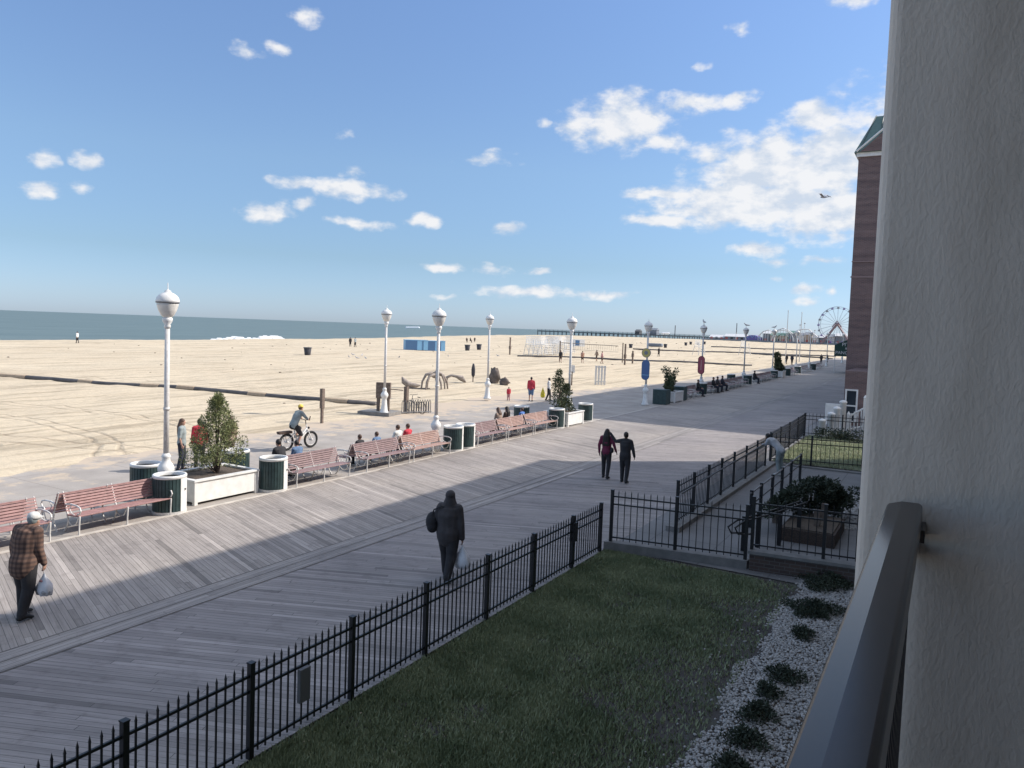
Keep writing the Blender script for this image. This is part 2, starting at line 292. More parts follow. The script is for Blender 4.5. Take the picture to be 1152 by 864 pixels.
# lawn soil / grass
m = bpy.data.materials.new('lawn_soil'); m.use_nodes = True; t = m.node_tree; b = t.nodes['Principled BSDF']; b.inputs['Roughness'].default_value = .95
o = N(t, 'ShaderNodeTexCoord'); n = N(t, 'ShaderNodeTexNoise'); n.inputs['Scale'].default_value = 1.1; n.inputs['Detail'].default_value = 9; n.inputs['Roughness'].default_value = .7; t.links.new(o.outputs['Object'], n.inputs['Vector'])
t.links.new(ramp(t, n.outputs['Fac'], [(.36, (.05, .043, .04)), (.5, (.075, .065, .06)), (.66, (.08, .085, .06))]), b.inputs['Base Color'])
bp = N(t, 'ShaderNodeBump'); bp.inputs['Strength'].default_value = .9; bp.inputs['Distance'].default_value = .04; t.links.new(n.outputs['Fac'], bp.inputs['Height']); t.links.new(bp.outputs[0], b.inputs['Normal'])
MT['lawnsoil'] = m
def leafmat(name, a, c_, scale=1.2, rough=.6):
    m = bpy.data.materials.new(name); m.use_nodes = True; t = m.node_tree; b = t.nodes['Principled BSDF']; b.inputs['Roughness'].default_value = rough; b.inputs['Specular IOR Level'].default_value = .25
    o = N(t, 'ShaderNodeTexCoord'); n = N(t, 'ShaderNodeTexNoise'); n.inputs['Scale'].default_value = scale; n.inputs['Detail'].default_value = 6; t.links.new(o.outputs['Object'], n.inputs['Vector'])
    t.links.new(ramp(t, n.outputs['Fac'], [(.34, a), (.66, c_)]), b.inputs['Base Color']); return m
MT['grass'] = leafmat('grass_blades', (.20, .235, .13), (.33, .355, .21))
MT['grass_sun'] = leafmat('sun_tinted_grass_blades', (.36, .39, .24), (.50, .51, .34))  # small lawn's blades are paler: sunlight is put into their colour
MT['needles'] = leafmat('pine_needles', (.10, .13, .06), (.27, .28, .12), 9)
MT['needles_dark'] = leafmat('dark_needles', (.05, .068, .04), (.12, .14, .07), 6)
MT['juniper'] = leafmat('juniper_leaf', (.035, .045, .03), (.075, .09, .06), 5)
m = mat('pebbles', (.40, .38, .36), .8, var=.35, vscale=14); MT['pebble'] = m
# stucco: rough trowelled
m = bpy.data.materials.new('stucco'); m.use_nodes = True; t = m.node_tree; b = t.nodes['Principled BSDF']; b.inputs['Roughness'].default_value = .9
o = N(t, 'ShaderNodeTexCoord'); mp = N(t, 'ShaderNodeMapping'); mp.inputs['Scale'].default_value = (1, 1, .5); mp.inputs['Rotation'].default_value = (0, R(15), 0); t.links.new(o.outputs['Object'], mp.inputs[0])
n = N(t, 'ShaderNodeTexNoise'); n.inputs['Scale'].default_value = 80; n.inputs['Detail'].default_value = 3; n.inputs['Roughness'].default_value = .5; n.inputs['Distortion'].default_value = .4; t.links.new(mp.outputs[0], n.inputs['Vector'])
n2 = N(t, 'ShaderNodeTexNoise'); n2.inputs['Scale'].default_value = 3; n2.inputs['Detail'].default_value = 8; n2.inputs['Roughness'].default_value = .65; mq = N(t, 'ShaderNodeMapping'); mq.inputs['Scale'].default_value = (1.6, 1.6, .45); t.links.new(o.outputs['Object'], mq.inputs[0]); t.links.new(mq.outputs[0], n2.inputs['Vector'])
t.links.new(ramp(t, n2.outputs['Fac'], [(.3, (.56, .485, .405)), (.5, (.66, .58, .495)), (.72, (.73, .65, .56))]), b.inputs['Base Color'])
hh = ramp(t, n.outputs['Fac'], [(.38, (0, 0, 0)), (.62, (1, 1, 1))])
bp = N(t, 'ShaderNodeBump'); bp.inputs['Strength'].default_value = .30; bp.inputs['Distance'].default_value = .0025; t.links.new(hh, bp.inputs['Height']); t.links.new(bp.outputs[0], b.inputs['Normal'])
MT['stucco'] = m
# brick
def brick_mat(name, c1, c2, mort):
    m = bpy.data.materials.new(name); m.use_nodes = True; t = m.node_tree; b = t.nodes['Principled BSDF']; b.inputs['Roughness'].default_value = .85
    o = N(t, 'ShaderNodeTexCoord'); g = N(t, 'ShaderNodeNewGeometry'); sp = N(t, 'ShaderNodeSeparateXYZ'); t.links.new(o.outputs['Object'], sp.inputs[0])
    cb = N(t, 'ShaderNodeCombineXYZ'); t.links.new(mth(t, 'ADD', sp.outputs[0], sp.outputs[1]), cb.inputs[0]); t.links.new(sp.outputs[2], cb.inputs[1])
    br = N(t, 'ShaderNodeTexBrick'); br.inputs['Scale'].default_value = 1; br.inputs['Brick Width'].default_value = .23; br.inputs['Row Height'].default_value = .075; br.inputs['Mortar Size'].default_value = .008
    br.inputs['Color1'].default_value = (*c1, 1); br.inputs['Color2'].default_value = (*c2, 1); br.inputs['Mortar'].default_value = (*mort, 1); t.links.new(cb.outputs[0], br.inputs['Vector'])
    n = N(t, 'ShaderNodeTexNoise'); n.inputs['Scale'].default_value = .5; n.inputs['Detail'].default_value = 6
    mp_ = N(t, 'ShaderNodeMapping'); mp_.inputs['Scale'].default_value = (.4, .4, 5); t.links.new(o.outputs['Object'], mp_.inputs[0]); t.links.new(mp_.outputs[0], n.inputs['Vector'])
    t.links.new(mixc(t, 1, br.outputs['Color'], ramp(t, n.outputs['Fac'], [(.35, (.72, .72, .74)), (.65, (1.15, 1.12, 1.1))]), 'MULTIPLY'), b.inputs['Base Color']); return m
MT['brick'] = brick_mat('red_brick', (.19, .12, .11), (.14, .092, .09), (.21, .185, .18))
MT['brickd'] = brick_mat('dark_brick', (.11, .075, .062), (.075, .052, .047), (.13, .12, .11))
MT['copper'] = mat('green_metal_roof', (.10, .17, .15), .55, var=.1)

# ------------------------------------------------------------------ mesh builder
class MB:
    def __init__(s): s.v = []; s.f = []
    def add(s, vs, fs):
        k = len(s.v); s.v += [tuple(v) for v in vs]; s.f += [tuple(i+k for i in f) for f in fs]; return s
    def box(s, c_, d, rz=0., rot=None):
        c_ = Vector(c_); h = Vector(d)/2; m = rot or Matrix.Rotation(rz, 3, 'Z')
        vs = [c_+m@Vector((x*h.x, y*h.y, z*h.z)) for x in (-1, 1) for y in (-1, 1) for z in (-1, 1)]
        return s.add(vs, [(0, 1, 3, 2), (4, 6, 7, 5), (0, 4, 5, 1), (2, 3, 7, 6), (0, 2, 6, 4), (1, 5, 7, 3)])
    def box2(s, a, b): return s.box([(a[i]+b[i])/2 for i in range(3)], [abs(b[i]-a[i]) for i in range(3)])
    def tube(s, pts, rad, n=8, flat=1.0, caps=True, up=None, rcap=True):
        pts = [Vector(p) for p in pts]; k = len(pts)
        if not isinstance(rad, (list, tuple)): rad = [rad]*k
        rr = [(r if isinstance(r, (tuple, list)) else (r, r*flat)) for r in rad]
        if rcap:        # rounded ends
            d0 = (pts[0]-pts[1]).normalized(); d1 = (pts[-1]-pts[-2]).normalized()
            a, b_ = rr[0], rr[-1]
            pts = [pts[0]+d0*min(a)*.9, pts[0]+d0*min(a)*.6] + pts + [pts[-1]+d1*min(b_)*.6, pts[-1]+d1*min(b_)*.9]
            rr = [(a[0]*.3, a[1]*.3), (a[0]*.78, a[1]*.78)] + rr + [(b_[0]*.78, b_[1]*.78), (b_[0]*.3, b_[1]*.3)]
            k = len(pts)
        vs = []; X = None
        for i, p in enumerate(pts):
            t_ = (pts[min(i+1, k-1)]-pts[max(i-1, 0)])
            t_ = t_.normalized() if t_.length > 1e-9 else Vector((0, 0, 1))
            ref = X if X is not None else (Vector(up) if up else (Vector((1, 0, 0)) if abs(t_.x) < .8 else Vector((0, 1, 0))))
            X = (ref-t_*ref.dot(t_)).normalized(); Y = t_.cross(X)
            for j in range(n):
                a = 2*math.pi*j/n; vs.append(p+X*(rr[i][0]*math.cos(a))+Y*(rr[i][1]*math.sin(a)))
        fs = [(i*n+j, i*n+(j+1) % n, (i+1)*n+(j+1) % n, (i+1)*n+j) for i in range(k-1) for j in range(n)]
        if caps: fs += [tuple(range(n-1, -1, -1)), tuple(range((k-1)*n, k*n))]
        return s.add(vs, fs)
    def lathe(s, prof, c_=(0, 0, 0), n=16, caps=True):
        vs = [(c_[0]+r*math.cos(2*math.pi*j/n), c_[1]+r*math.sin(2*math.pi*j/n), c_[2]+z) for r, z in prof for j in range(n)]
        k = len(prof); fs = [(i*n+j, i*n+(j+1) % n, (i+1)*n+(j+1) % n, (i+1)*n+j) for i in range(k-1) for j in range(n)]
        if caps: fs += [tuple(range(n-1, -1, -1)), tuple(range((k-1)*n, k*n))]
        return s.add(vs, fs)
    def ball(s, c_, r, n=12, m=8, rot=None):
        c_ = Vector(c_); r = (r, r, r) if isinstance(r, (int, float)) else r; vs = []
        for i in range(1, m):
            ph = math.pi*i/m
            for j in range(n):
                a = 2*math.pi*j/n; v = Vector((r[0]*math.sin(ph)*math.cos(a), r[1]*math.sin(ph)*math.sin(a), r[2]*math.cos(ph)))
                vs.append(c_+(rot@v if rot else v))
        top = Vector((0, 0, r[2])); vs.append(c_+(rot@top if rot else top)); vs.append(c_-(rot@top if rot else top))
        T, Bt = (m-1)*n, (m-1)*n+1
        fs = [(i*n+j, (i+1)*n+j, (i+1)*n+(j+1) % n, i*n+(j+1) % n) for i in range(m-2) for j in range(n)]
        fs += [(T, j, (j+1) % n) for j in range(n)] + [(Bt, (m-2)*n+(j+1) % n, (m-2)*n+j) for j in range(n)]
        return s.add(vs, fs)
    def prism(s, poly, z0, z1):
        n = len(poly); return s.add([(x, y, z0) for x, y in poly]+[(x, y, z1) for x, y in poly], [tuple(range(n-1, -1, -1)), tuple(range(n, 2*n))]+[(i, (i+1) % n, n+(i+1) % n, n+i) for i in range(n)])
    def build(s, name, m, parent=None, smooth=False, loc=None):
        me = bpy.data.meshes.new(name); me.from_pydata(s.v, [], s.f); me.validate(); me.update()
        o = bpy.data.objects.new(name, me); col.objects.link(o); me.materials.append(m if not isinstance(m, str) else MT[m])
        if smooth: me.polygons.foreach_set('use_smooth', [True]*len(me.polygons))
        if parent: o.parent = parent
        if loc is not None: o.location = loc
        return o
def np_mesh(name, V, F, m, parent=None):   # triangles / quads from arrays
    me = bpy.data.meshes.new(name); me.from_pydata([tuple(v) for v in V], [], [tuple(f) for f in F]); me.update()
    o = bpy.data.objects.new(name, me); col.objects.link(o); me.materials.append(MT[m])
    if parent: o.parent = parent
    return o
def tag(o, label, cat, group=None):
    o['label'] = label; o['category'] = cat
    if group: o['group'] = group
    return o
def thing(name, label, cat, loc=(0, 0, 0), rz=0., group=None):
    o = bpy.data.objects.new(name, None); o.empty_display_size = .3; col.objects.link(o); o.location = loc; o.rotation_euler = (0, 0, rz); return tag(o, label, cat, group)
def struct(o, kind='structure'): o['kind'] = kind; return o
def bevel(o, w=.01, seg=2):
    md = o.modifiers.new('bevel', 'BEVEL'); md.width = w; md.segments = seg; md.limit_method = 'ANGLE'; return o
def remesh(o, vox, it=3):
    md = o.modifiers.new('remesh', 'REMESH'); md.mode = 'VOXEL'; md.voxel_size = vox; md.use_smooth_shade = True
    md2 = o.modifiers.new('smooth', 'SMOOTH'); md2.factor = .5; md2.iterations = it; return o
def dup(root, loc, rz, label, group=None, scale=None):
    r = root.copy(); col.objects.link(r); r.location = loc; r.rotation_euler = (0, 0, rz); r['label'] = label
    if group: r['group'] = group
    if scale: r.scale = scale
    for ch in list(root.children):
        cc_ = ch.copy(); col.objects.link(cc_); cc_.parent = r
        for g in list(ch.children):
            d = g.copy(); col.objects.link(d); d.parent = cc_
    return r
ORD = ['first', 'second', 'third', 'fourth', 'fifth', 'sixth', 'seventh', 'eighth', 'ninth', 'tenth', 'eleventh', 'twelfth', 'thirteenth', 'fourteenth', 'fifteenth', 'sixteenth', 'seventeenth', 'eighteenth', 'nineteenth', 'twentieth']

# ------------------------------------------------------------------ ground: one sheet of sand, sea, boardwalk, paths
def sm(x, a, b): u = min(1, max(0, (x-a)/(b-a))); return u*u*(3-2*u)
CREST = [(-121, -400), (-121, 0), (-121, 59), (-124, 95), (-134, 155), (-158, 225), (-184, 310), (-192, 380), (-180, 432), (-140, 452), (-90, 456), (60, 460), (60, 1500)]
def crest_d(x, y):   # positive seaward
    best = 1e9; sgn = 1
    for (ax, ay), (bx, by) in zip(CREST[:-1], CREST[1:]):
        dx, dy = bx-ax, by-ay; t_ = max(0, min(1, ((x-ax)*dx+(y-ay)*dy)/(dx*dx+dy*dy)))
        qx, qy = ax+dx*t_, ay+dy*t_; d = math.hypot(x-qx, y-qy)
        if d < best: best = d; sgn = 1 if dx*(y-qy)-dy*(x-qx) > 0 else -1
    return best*sgn
def hn(x, y):
    return (math.sin(x*1.7+y*.6)*math.sin(y*1.3-x*.4)+.6*math.sin(x*3.9-y*2.1)*math.sin(y*3.1+x*1.1))
EDGE = [(-60, -24.2), (11.8, -24.2), (18, -24.8), (24, -25.6), (30, -26.0), (36, -26.6), (40, -27.3), (47, -27.6), (56, -25.3), (64, -23.6), (80, -22.8), (170, -22.6), (500, -22.6)]
def edge_x(y):
    for (a, xa), (b_, xb) in zip(EDGE[:-1], EDGE[1:]):
        if y <= b_: return xa+(xb-xa)*max(0, (y-a)/(b_-a))
    return EDGE[-1][1]
def ground_z(x, y):
    d = crest_d(x, y); z = gz(min(y, 600))
    e = edge_x(y) + .35*math.sin(y*1.1)+.25*math.sin(y*2.7+1)
    k = sm(e-x, -.7, 1.3)
    amp = .035*sm(e-x, 0, 4)
    z += -.10 + .14*k + amp*hn(x, y) + .05*sm(e-x, 3, 10)*math.sin(x*.35+math.sin(y*.12)*2)
    z += .35*sm(d, -14, 0)*(.4+.6*math.sin(y*.03)**2) if d < 0 else .30
    z -= 4.5*sm(d, 0, 22)
    return z
def axis(segs):
    out = [segs[0][0]]
    for a, b_, st in segs:
        n_ = max(1, round((b_-a)/st)); out += [a+(b_-a)*i/n_ for i in range(1, n_+1)]
    return out
xs = axis([(-230, -130, 5), (-130, -60, 1.6), (-60, -34, .7), (-34, -21, .3), (-21, 0, 3), (0, 60, 12)])
ys = axis([(-160, 0, 8), (0, 4, 1), (4, 60, .4), (60, 160, 1.2), (160, 620, 7)])
V = [(x, y, ground_z(x, y)) for y in ys for x in xs]; nx = len(xs)
F = [(j*nx+i, j*nx+i+1, (j+1)*nx+i+1, (j+1)*nx+i) for j in range(len(ys)-1) for i in range(nx-1)]
# skirt out to the horizon landward
k0 = len(V); V += [(60, -160, -.1), (9000, -160, -.1), (9000, 9000, 2.5), (60, 620, 2.5)]; F.append((k0, k0+1, k0+2, k0+3))
k0 = len(V); V += [(-60, 620, 2.5), (60, 620, 2.5), (9000, 9000, 2.5), (400, 9000, 2.5)]; F.append((k0, k0+1, k0+2, k0+3))
g = np_mesh('beach_ground', V, F, 'sand'); struct(g); g.data.polygons.foreach_set('use_smooth', [True]*len(g.data.polygons))
sea = np_mesh('sea', [(-40000, -40000, -1.8), (2000, -40000, -1.8), (2000, 40000, -1.8), (-40000, 40000, -1.8)], [(0, 1, 2, 3)], 'sea'); struct(sea)

def strip(name, x0, x1, m, dz, y0=-30, y1=330, step=6):
    V = []; F = []; yy = axis([(y0, 20, 50), (20, y1, step*4)])
    for y in yy: V += [(x0, y, gz(y)+dz), (x1, y, gz(y)+dz)]
    for i in range(len(yy)-1): F.append((2*i, 2*i+1, 2*i+3, 2*i+2))
    return struct(np_mesh(name, V, F, m))
strip('concrete_path', -28.6, -16.62, 'path', -.004, -30, 190)
strip('boardwalk_seaward', -16.62, -11.72, 'boards_l', 0.0)
strip('boardwalk_landward', -11.06, -6.60, 'boards_r', 0.0)
strip('boardwalk_centre', -11.72, -11.06, 'boards_c', 0.004)
# edge joints of the centre strip and light concrete lip by the benches
jm = mat('strip_joint', (.13, .12, .11), .9)
for x in (-11.72, -11.39, -11.06): struct(np_mesh('centre_strip_joint', [(x-.011, -30, .008), (x+.011, -30, .008), (x+.011, 20, .008), (x-.011, 20, .008), (x+.011, 190, .858), (x-.011, 190, .858)], [(0, 1, 2, 3), (3, 2, 4, 5)], 'slat')).data.materials[0] = jm
struct(MB().box2((-16.72, -30, -.05), (-16.60, 20, .012)).add([(-16.72, 20, .012), (-16.60, 20, .012), (-16.60, 190, .862), (-16.72, 190, .862)], [(0, 1, 2, 3)]).build('path_edging', mat('pale_edging', (.50, .46, .41), .9, var=.15, vscale=3)))
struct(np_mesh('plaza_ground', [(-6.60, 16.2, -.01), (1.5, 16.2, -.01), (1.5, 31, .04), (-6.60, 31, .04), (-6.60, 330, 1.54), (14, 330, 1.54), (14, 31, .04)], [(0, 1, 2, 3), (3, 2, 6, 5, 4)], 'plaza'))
struct(np_mesh('lawn_ground', [(-6.62, -8, -.03), (-2.2, -8, -.03), (-2.2, 17, -.03), (-6.62, 17, -.03)], [(0, 1, 2, 3)], 'lawnsoil'))
struct(np_mesh('planting_bed_ground', [(-2.7, -8, -.034), (.6, -8, -.034), (.6, 17.5, -.034), (-2.7, 17.5, -.034)], [(0, 1, 2, 3)], 'soil'))

# breaking waves
mb = MB()
for (px0, px1, py, hgt, dx) in ((312, 392, 384, 2.3, 26), (342, 392, 383, 2.7, 20), (225, 262, 385.5, .7, 16), (495, 560, 380.6, 1.1, 18), (545, 600, 381, 1.0, 16), (118, 140, 386, .5, 10), (352, 380, 384.4, 1.4, 10), (505, 530, 381.3, 1.2, 10)):
    a = at(px0, py+1, -.4); b_ = at(px1, py+1, -.4)
    n_ = 40; pts = []; rad = []
    for i in range(n_+1):
        u = i/n_; p = a.lerp(b_, u); p.x -= dx; p.z = -1.8
        e = math.sin(math.pi*u)**.5
        pts.append(p); rad.append((max(.05, hgt*1.6*e*(.8+.3*math.sin(i*1.9))), max(.05, hgt*e*(.75+.35*math.sin(i*2.3+px0)))))
    mb.tube(pts, rad, n=10, up=(1, 0, 0), rcap=False)
struct(mb.build('breaking_waves', 'foam', smooth=True), 'stuff')
mb = MB()
for px0, px1, py in ((457, 471, 368.6), (745, 752, 375)):
    a = at_depth(px0, py, 500); b_ = at_depth(px1, py, 500)
    fa = ray(px0, py); t_ = (-1.8-EYE)/min(-.012, fa[2]); a = Vector(fa*t_)+Vector((0, 0, EYE)); fb = ray(px1, py); t2 = (-1.8-EYE)/min(-.012, fb[2]); b_ = Vector(fb*t2)+Vector((0, 0, EYE))
    if a.y > 0 and a.length < 2000: mb.tube([a, b_], .9, 6, up=(1, 0, 0))
if mb.v: struct(mb.build('sandbar_foam', 'foam'), 'stuff')
#@@PART2
# ------------------------------------------------------------------ the hotel the photograph is taken from
hotel = thing('hotel', 'pale rough stuccoed hotel with the balcony and black railing at the right edge', 'building', (0, 2.45, 0))
def hb(mb, a, b_): return mb.box2((a[0], a[1]-2.45, a[2]), (b_[0], b_[1]-2.45, b_[2]))
PX0 = -.206
mb = MB(); hb(mb, (PX0, 2.45, -.1), (1.9, 2.80, 13.3)); o = bevel(mb.build('balcony_partition', 'stucco', hotel), .035, 4)
mb = MB()
for yy in [2.45+4.05*k for k in range(-6, 9) if k != 0]:
    if yy < 36.5: hb(mb, (PX0+.1 if yy > 3 else PX0, yy, -.1), (1.9, yy+.3, 13.3))
hb(mb, (1.9, -24, -.1), (14, 36.6, 13.3)); hb(mb, (.25, 36.3, -.1), (1.9, 36.6, 13.3))
mb.build('wall', 'stucco', hotel)
mb = MB()
for z in (3.32, 6.25, 9.15, 12.05): hb(mb, (PX0+.12, -24, z), (1.89, 36.29, z+.18))
mb.build('balcony_floor', 'concrete', hotel)
mb = MB(); hb(mb, (-.2, -24, 13.3), (14.2, 36.6, 13.65)); mb.build('roof', 'stucco', hotel)
for k in range(-2, 2):
    for z in (3.5, 6.43):
        y0 = 2.45+4.05*k+.9
        hb(MB(), (1.86, y0, z), (1.895, y0+2.5, z+2.15)).build('glass_door', 'glass', hotel)
# railing of this balcony: oval handrail, lower rails, square balusters
mr_ = mat('railing_paint', (.020, .016, .016), .24, spec=.36)
rail = MB()
prof = [(-.046, -.030), (-.046, .012), (-.040, .018), (-.008, .0285), (.036, .029), (.044, .022), (.046, -.030), (.040, -.034), (-.040, -.034)]
ys_ = [-1.55, -1.0, 0, 1, 2.1, 2.40]; vs = []; xr = -.082; zr = 4.522; npf = len(prof)
for y in ys_: vs += [(xr+p[0], y-2.45, zr+p[1]) for p in prof]
fs = [(i*npf+j, i*npf+(j+1) % npf, (i+1)*npf+(j+1) % npf, (i+1)*npf+j) for i in range(len(ys_)-1) for j in range(npf)] + [tuple(range(npf-1, -1, -1)), tuple(range(5*npf, 6*npf))]
rail.add(vs, fs); ro = rail.build('balcony_railing', mr_, hotel); bevel(ro, .005, 3)
mb = MB(); hb(mb, (xr+.002, -1.5, 4.395), (xr+.036, 2.44, 4.43)); hb(mb, (xr+.002, -1.5, 3.58), (xr+.036, 2.44, 3.615)); mb.build('rail', mr_, ro)
mb = MB()
y = -1.45
while y < 2.42: hb(mb, (xr+.010, y-.009, 3.60), (xr+.028, y+.009, 4.40)); y += .095
mb.build('baluster', mr_, ro)
mb = MB(); hb(mb, (xr-.01, 2.33, 4.455), (xr+.055, 2.449, 4.49)); mb.build('wall_bracket', mr_, ro)

# ------------------------------------------------------------------ brick building with green metal roof
BX, BY = -5.75, 53.5
bb = thing('brick_building', 'tall red brick building with a green metal roof behind the stucco pillar', 'building', (BX, BY, gz(BY)))
mb = MB(); mb.box2((0, 0, 0), (26, 34, 16.6)); mb.build('wall', 'brick', bb)
mb = MB(); mb.box2((-.12, -.12, 16.6), (26.1, 34.1, 16.85)); mb.build('cornice', 'white', bb)
ro = MB()
ro.add([(-.25, -.25, 16.85), (26.2, -.25, 16.85), (26.2, 34.2, 16.85), (-.25, 34.2, 16.85), (.75, 1.6, 19.5), (25, 1.6, 19.5), (25, 32.5, 19.5), (.75, 32.5, 19.5)], [(0, 1, 5, 4), (1, 2, 6, 5), (2, 3, 7, 6), (3, 0, 4, 7), (4, 5, 6, 7), (3, 2, 1, 0)])
roo = ro.build('roof', 'copper', bb)
mb = MB()
for k in range(24):
    x = .1+k*1.1; mb.tube([(x*.96-.1, -.25, 16.9), (.75+x*.96-.1 if x < 1 else x, 1.6, 19.55)], .035, 4, rcap=False)
mb.build('seam', mat('roof_seam', (.05, .09, .085), .5), roo)
mb = MB(); mb.add([(.1, -.32, 16.87), (4.9, -.32, 16.87), (2.5, -.32, 19.0), (.1, .9, 16.87), (4.9, .9, 16.87), (2.5, .9, 19.0)], [(0, 1, 2), (3, 5, 4), (0, 2, 5, 3), (1, 4, 5, 2), (0, 3, 4, 1)]); ga = mb.build('gable', 'brick', bb)
mb = MB()
for a, b_ in (((-.1, -.38, 16.9), (2.5, -.38, 19.15)), ((5.1, -.38, 16.9), (2.5, -.38, 19.15))): mb.tube([a, b_], [(.06, .06)]*2, 4, rcap=False)
mb.build('gable_trim', 'white', ga)
mb = MB(); mb.box2((-.05, -.03, 8.9), (26, 0, 9.0)); mb.box2((-.03, -.05, 9.9), (26.03, 0, 9.97)); mb.build('string_course', mat('band', (.25, .18, .17), .8), bb)
def window(parent, x0, x1, z0, z1, face, y):       # face 'n': on the wall facing the camera, 'w': on the ocean side
    mb = MB(); pn = MB(); w = .09
    def bx(mb_, a0, a1, b0, b1, d0, d1):
        if face == 'n': mb_.box2((a0, y-d1, b0), (a1, y-d0, b1))
        else: mb_.box2((y-d1, a0, b0), (y-d0, a1, b1))
    bx(mb, x0, x0+w, z0, z1, 0, .08); bx(mb, x1-w, x1, z0, z1, 0, .08); bx(mb, x0+w, x1-w, z1-w, z1, 0, .08); bx(mb, x0+w, x1-w, z0, z0+w, 0, .08); bx(mb, x0+w, x1-w, (z0+z1)/2-.04, (z0+z1)/2+.04, 0, .07)
    f = mb.build('window', 'white', parent); bx(pn, x0+w, x1-w, z0+w, z1-w, .005, .03); pn.build('pane', 'glass', f)
for k in range(7):
    for z in (1.0, 4.2, 7.2, 10.3, 13.4): window(bb, 2+k*4.5, 3.4+k*4.5, z, z+1.7, 'w', 0)
for k in range(3):
    for z in (4.2, 7.2, 10.3, 13.4): window(bb, 5+k*5, 6.4+k*5, z, z+1.7, 'n', 0)
ax0 = at_depth(948.3, 465, 47.3).x-BX; an = MB().box2((ax0, -6.2, -.05), (8, -.02, 3.1)).build('annex', 'brick', bb); window(bb, ax0+.06, ax0+.74, .15, 2.05, 'n', -6.2)
# further hotels along the boardwalk (they shade it)
def far_hotel(y0, y1, h, mt, label):
    b = thing('hotel_building', label, 'building', (BX-.2, y0, gz(y0)))
    MB().box2((0, 0, 0), (16, y1-y0, h)).build('wall', mt, b); MB().box2((-.3, -.1, h), (16.2, y1-y0+.1, h+.35)).build('roof', 'fargrey', b)
    for k in range(int((y1-y0)/5)):
        for z in np.arange(1.2, h-2, 3.1): window(b, 1.5+k*5, 3.3+k*5, z, z+1.7, 'w', 0)
far_hotel(88.5, 112, 15.5, 'stucco', 'tan stuccoed hotel just beyond the brick building on the boardwalk')
far_hotel(119, 190, 17, 'brickd', 'long dark brick hotel farthest down the boardwalk behind the pancake awning')
# pancake shop awning
aw = at(938, 404, 2.6); ys0 = 112.2
shop = thing('shop_awning', 'dark green shop awning with white PANCAKE lettering on its end', 'awning', (at_depth(938.3, 400, ys0).x, ys0, gz(112)+2.35))
mb = MB(); prof = [(0, 0), (0, 1.55), (6.8, 4.6), (6.8, 0)]
mb.add([(x, 0, z) for x, z in prof]+[(x, 6.5, z) for x, z in prof], [(0, 1, 2, 3), (7, 6, 5, 4), (0, 4, 5, 1), (1, 5, 6, 2), (0, 3, 7, 4), (3, 2, 6, 7)])
mb.build('awning_cover', 'awning', shop)
def text(body, size, loc, rot, mt, parent, name='lettering'):
    cu = bpy.data.curves.new(name, 'FONT'); cu.body = body; cu.size = size; cu.extrude = .012; cu.align_x = 'LEFT'
    o = bpy.data.objects.new(name, cu); col.objects.link(o); o.location = loc; o.rotation_euler = rot; o.rotation_euler = rot
    bpy.context.view_layer.update(); me = bpy.data.meshes.new_from_object(o.evaluated_get(bpy.context.evaluated_depsgraph_get())); bpy.data.objects.remove(o)
    o = bpy.data.objects.new(name, me); col.objects.link(o); o.location = loc; o.rotation_euler = rot; o.parent = parent; me.materials.clear(); me.materials.append(MT[mt]); return o
text('PIT', .66, (.92, -.04, 1.42), (R(90), 0, 0), 'farwhite', shop); text('&', .40, (1.35, -.04, .98), (R(90), 0, 0), 'farwhite', shop); text('PANCAKE', .60, (.14, -.04, .30), (R(90), 0, 0), 'farwhite', shop)
mb = MB()
for x in (.1, 3.4): mb.tube([(x, .1, -2.35), (x, .1, 0)], .05, 6)
mb.build('post', 'white2', shop)
# small shop front under it
kiosk = thing('shop', 'grey shop front in the shade under the green awning', 'shop', (-7.6, 112.4, gz(112)))
MB().box2((0, 0, 0), (1.6, 5.8, 2.3)).build('wall', 'fargrey', kiosk); MB().box2((.2, -.05, .2), (1.3, 0, 2)).build('window', 'glass', kiosk)

# white porch, door board, bollards at the foot of the brick building
pb = at(937, 480); o = thing('sandwich_board', 'blank white board standing on the boardwalk before the brick building', 'board', (pb.x, pb.y, pb.z), R(8))
bevel(MB().box2((-.45, -.04, .12), (.45, .04, 1.30)).build('panel', 'white', o), .02); MB().box2((-.42, -.25, 0), (-.36, .25, .13)).box2((.36, -.25, 0), (.42, .25, .13)).build('foot', 'white2', o)
bl = [(924, 492, .95), (934, 491, 1.25), (940, 490, 1.5), (946.5, 489, 1.8)]
for i, (px, py, h) in enumerate(bl):
    p = at(px, py); o = MB().lathe([(.16, 0), (.17, .05), (.16, .1), (.16, h-.16), (.19, h-.14), (.19, h-.08), (.13, h-.03), (.05, h)], n=16).build('bollard', 'white', smooth=True, loc=p)
    tag(o, ['shortest white round-topped bollard at the left of the row behind the fence', 'second white bollard from the left behind the fence', 'third white bollard from the left behind the fence', 'tallest white bollard nearest the brick building'][i], 'bollard', 'white bollards by the brick building')
pr = thing('porch_railing', 'white stepped porch railing beside the brick wall and the pillar', 'railing', tuple(at(956, 490)))
mb = MB()
for i in range(9): mb.box2((i*.16-.03, -.03, .1+i*.05), (i*.16+.03, .03, 1.15+i*.10))
mb.build('baluster', 'white', pr)
for x, h in ((-.12, 1.1), (.62, 2.0), (1.4, 2.2)): MB().box2((x-.07, -.07, 0), (x+.07, .07, h)).lathe([(.09, h), (.02, h+.14)], (x, 0, 0), 8).build('post', 'white', pr)
MB().tube([(-.1, 0, .98), (1.4, 0, 2.02)], .05, 4, rcap=False).tube([(-.1, 0, .3), (1.4, 0, .8)], .05, 4, rcap=False).build('handrail', 'white', pr)

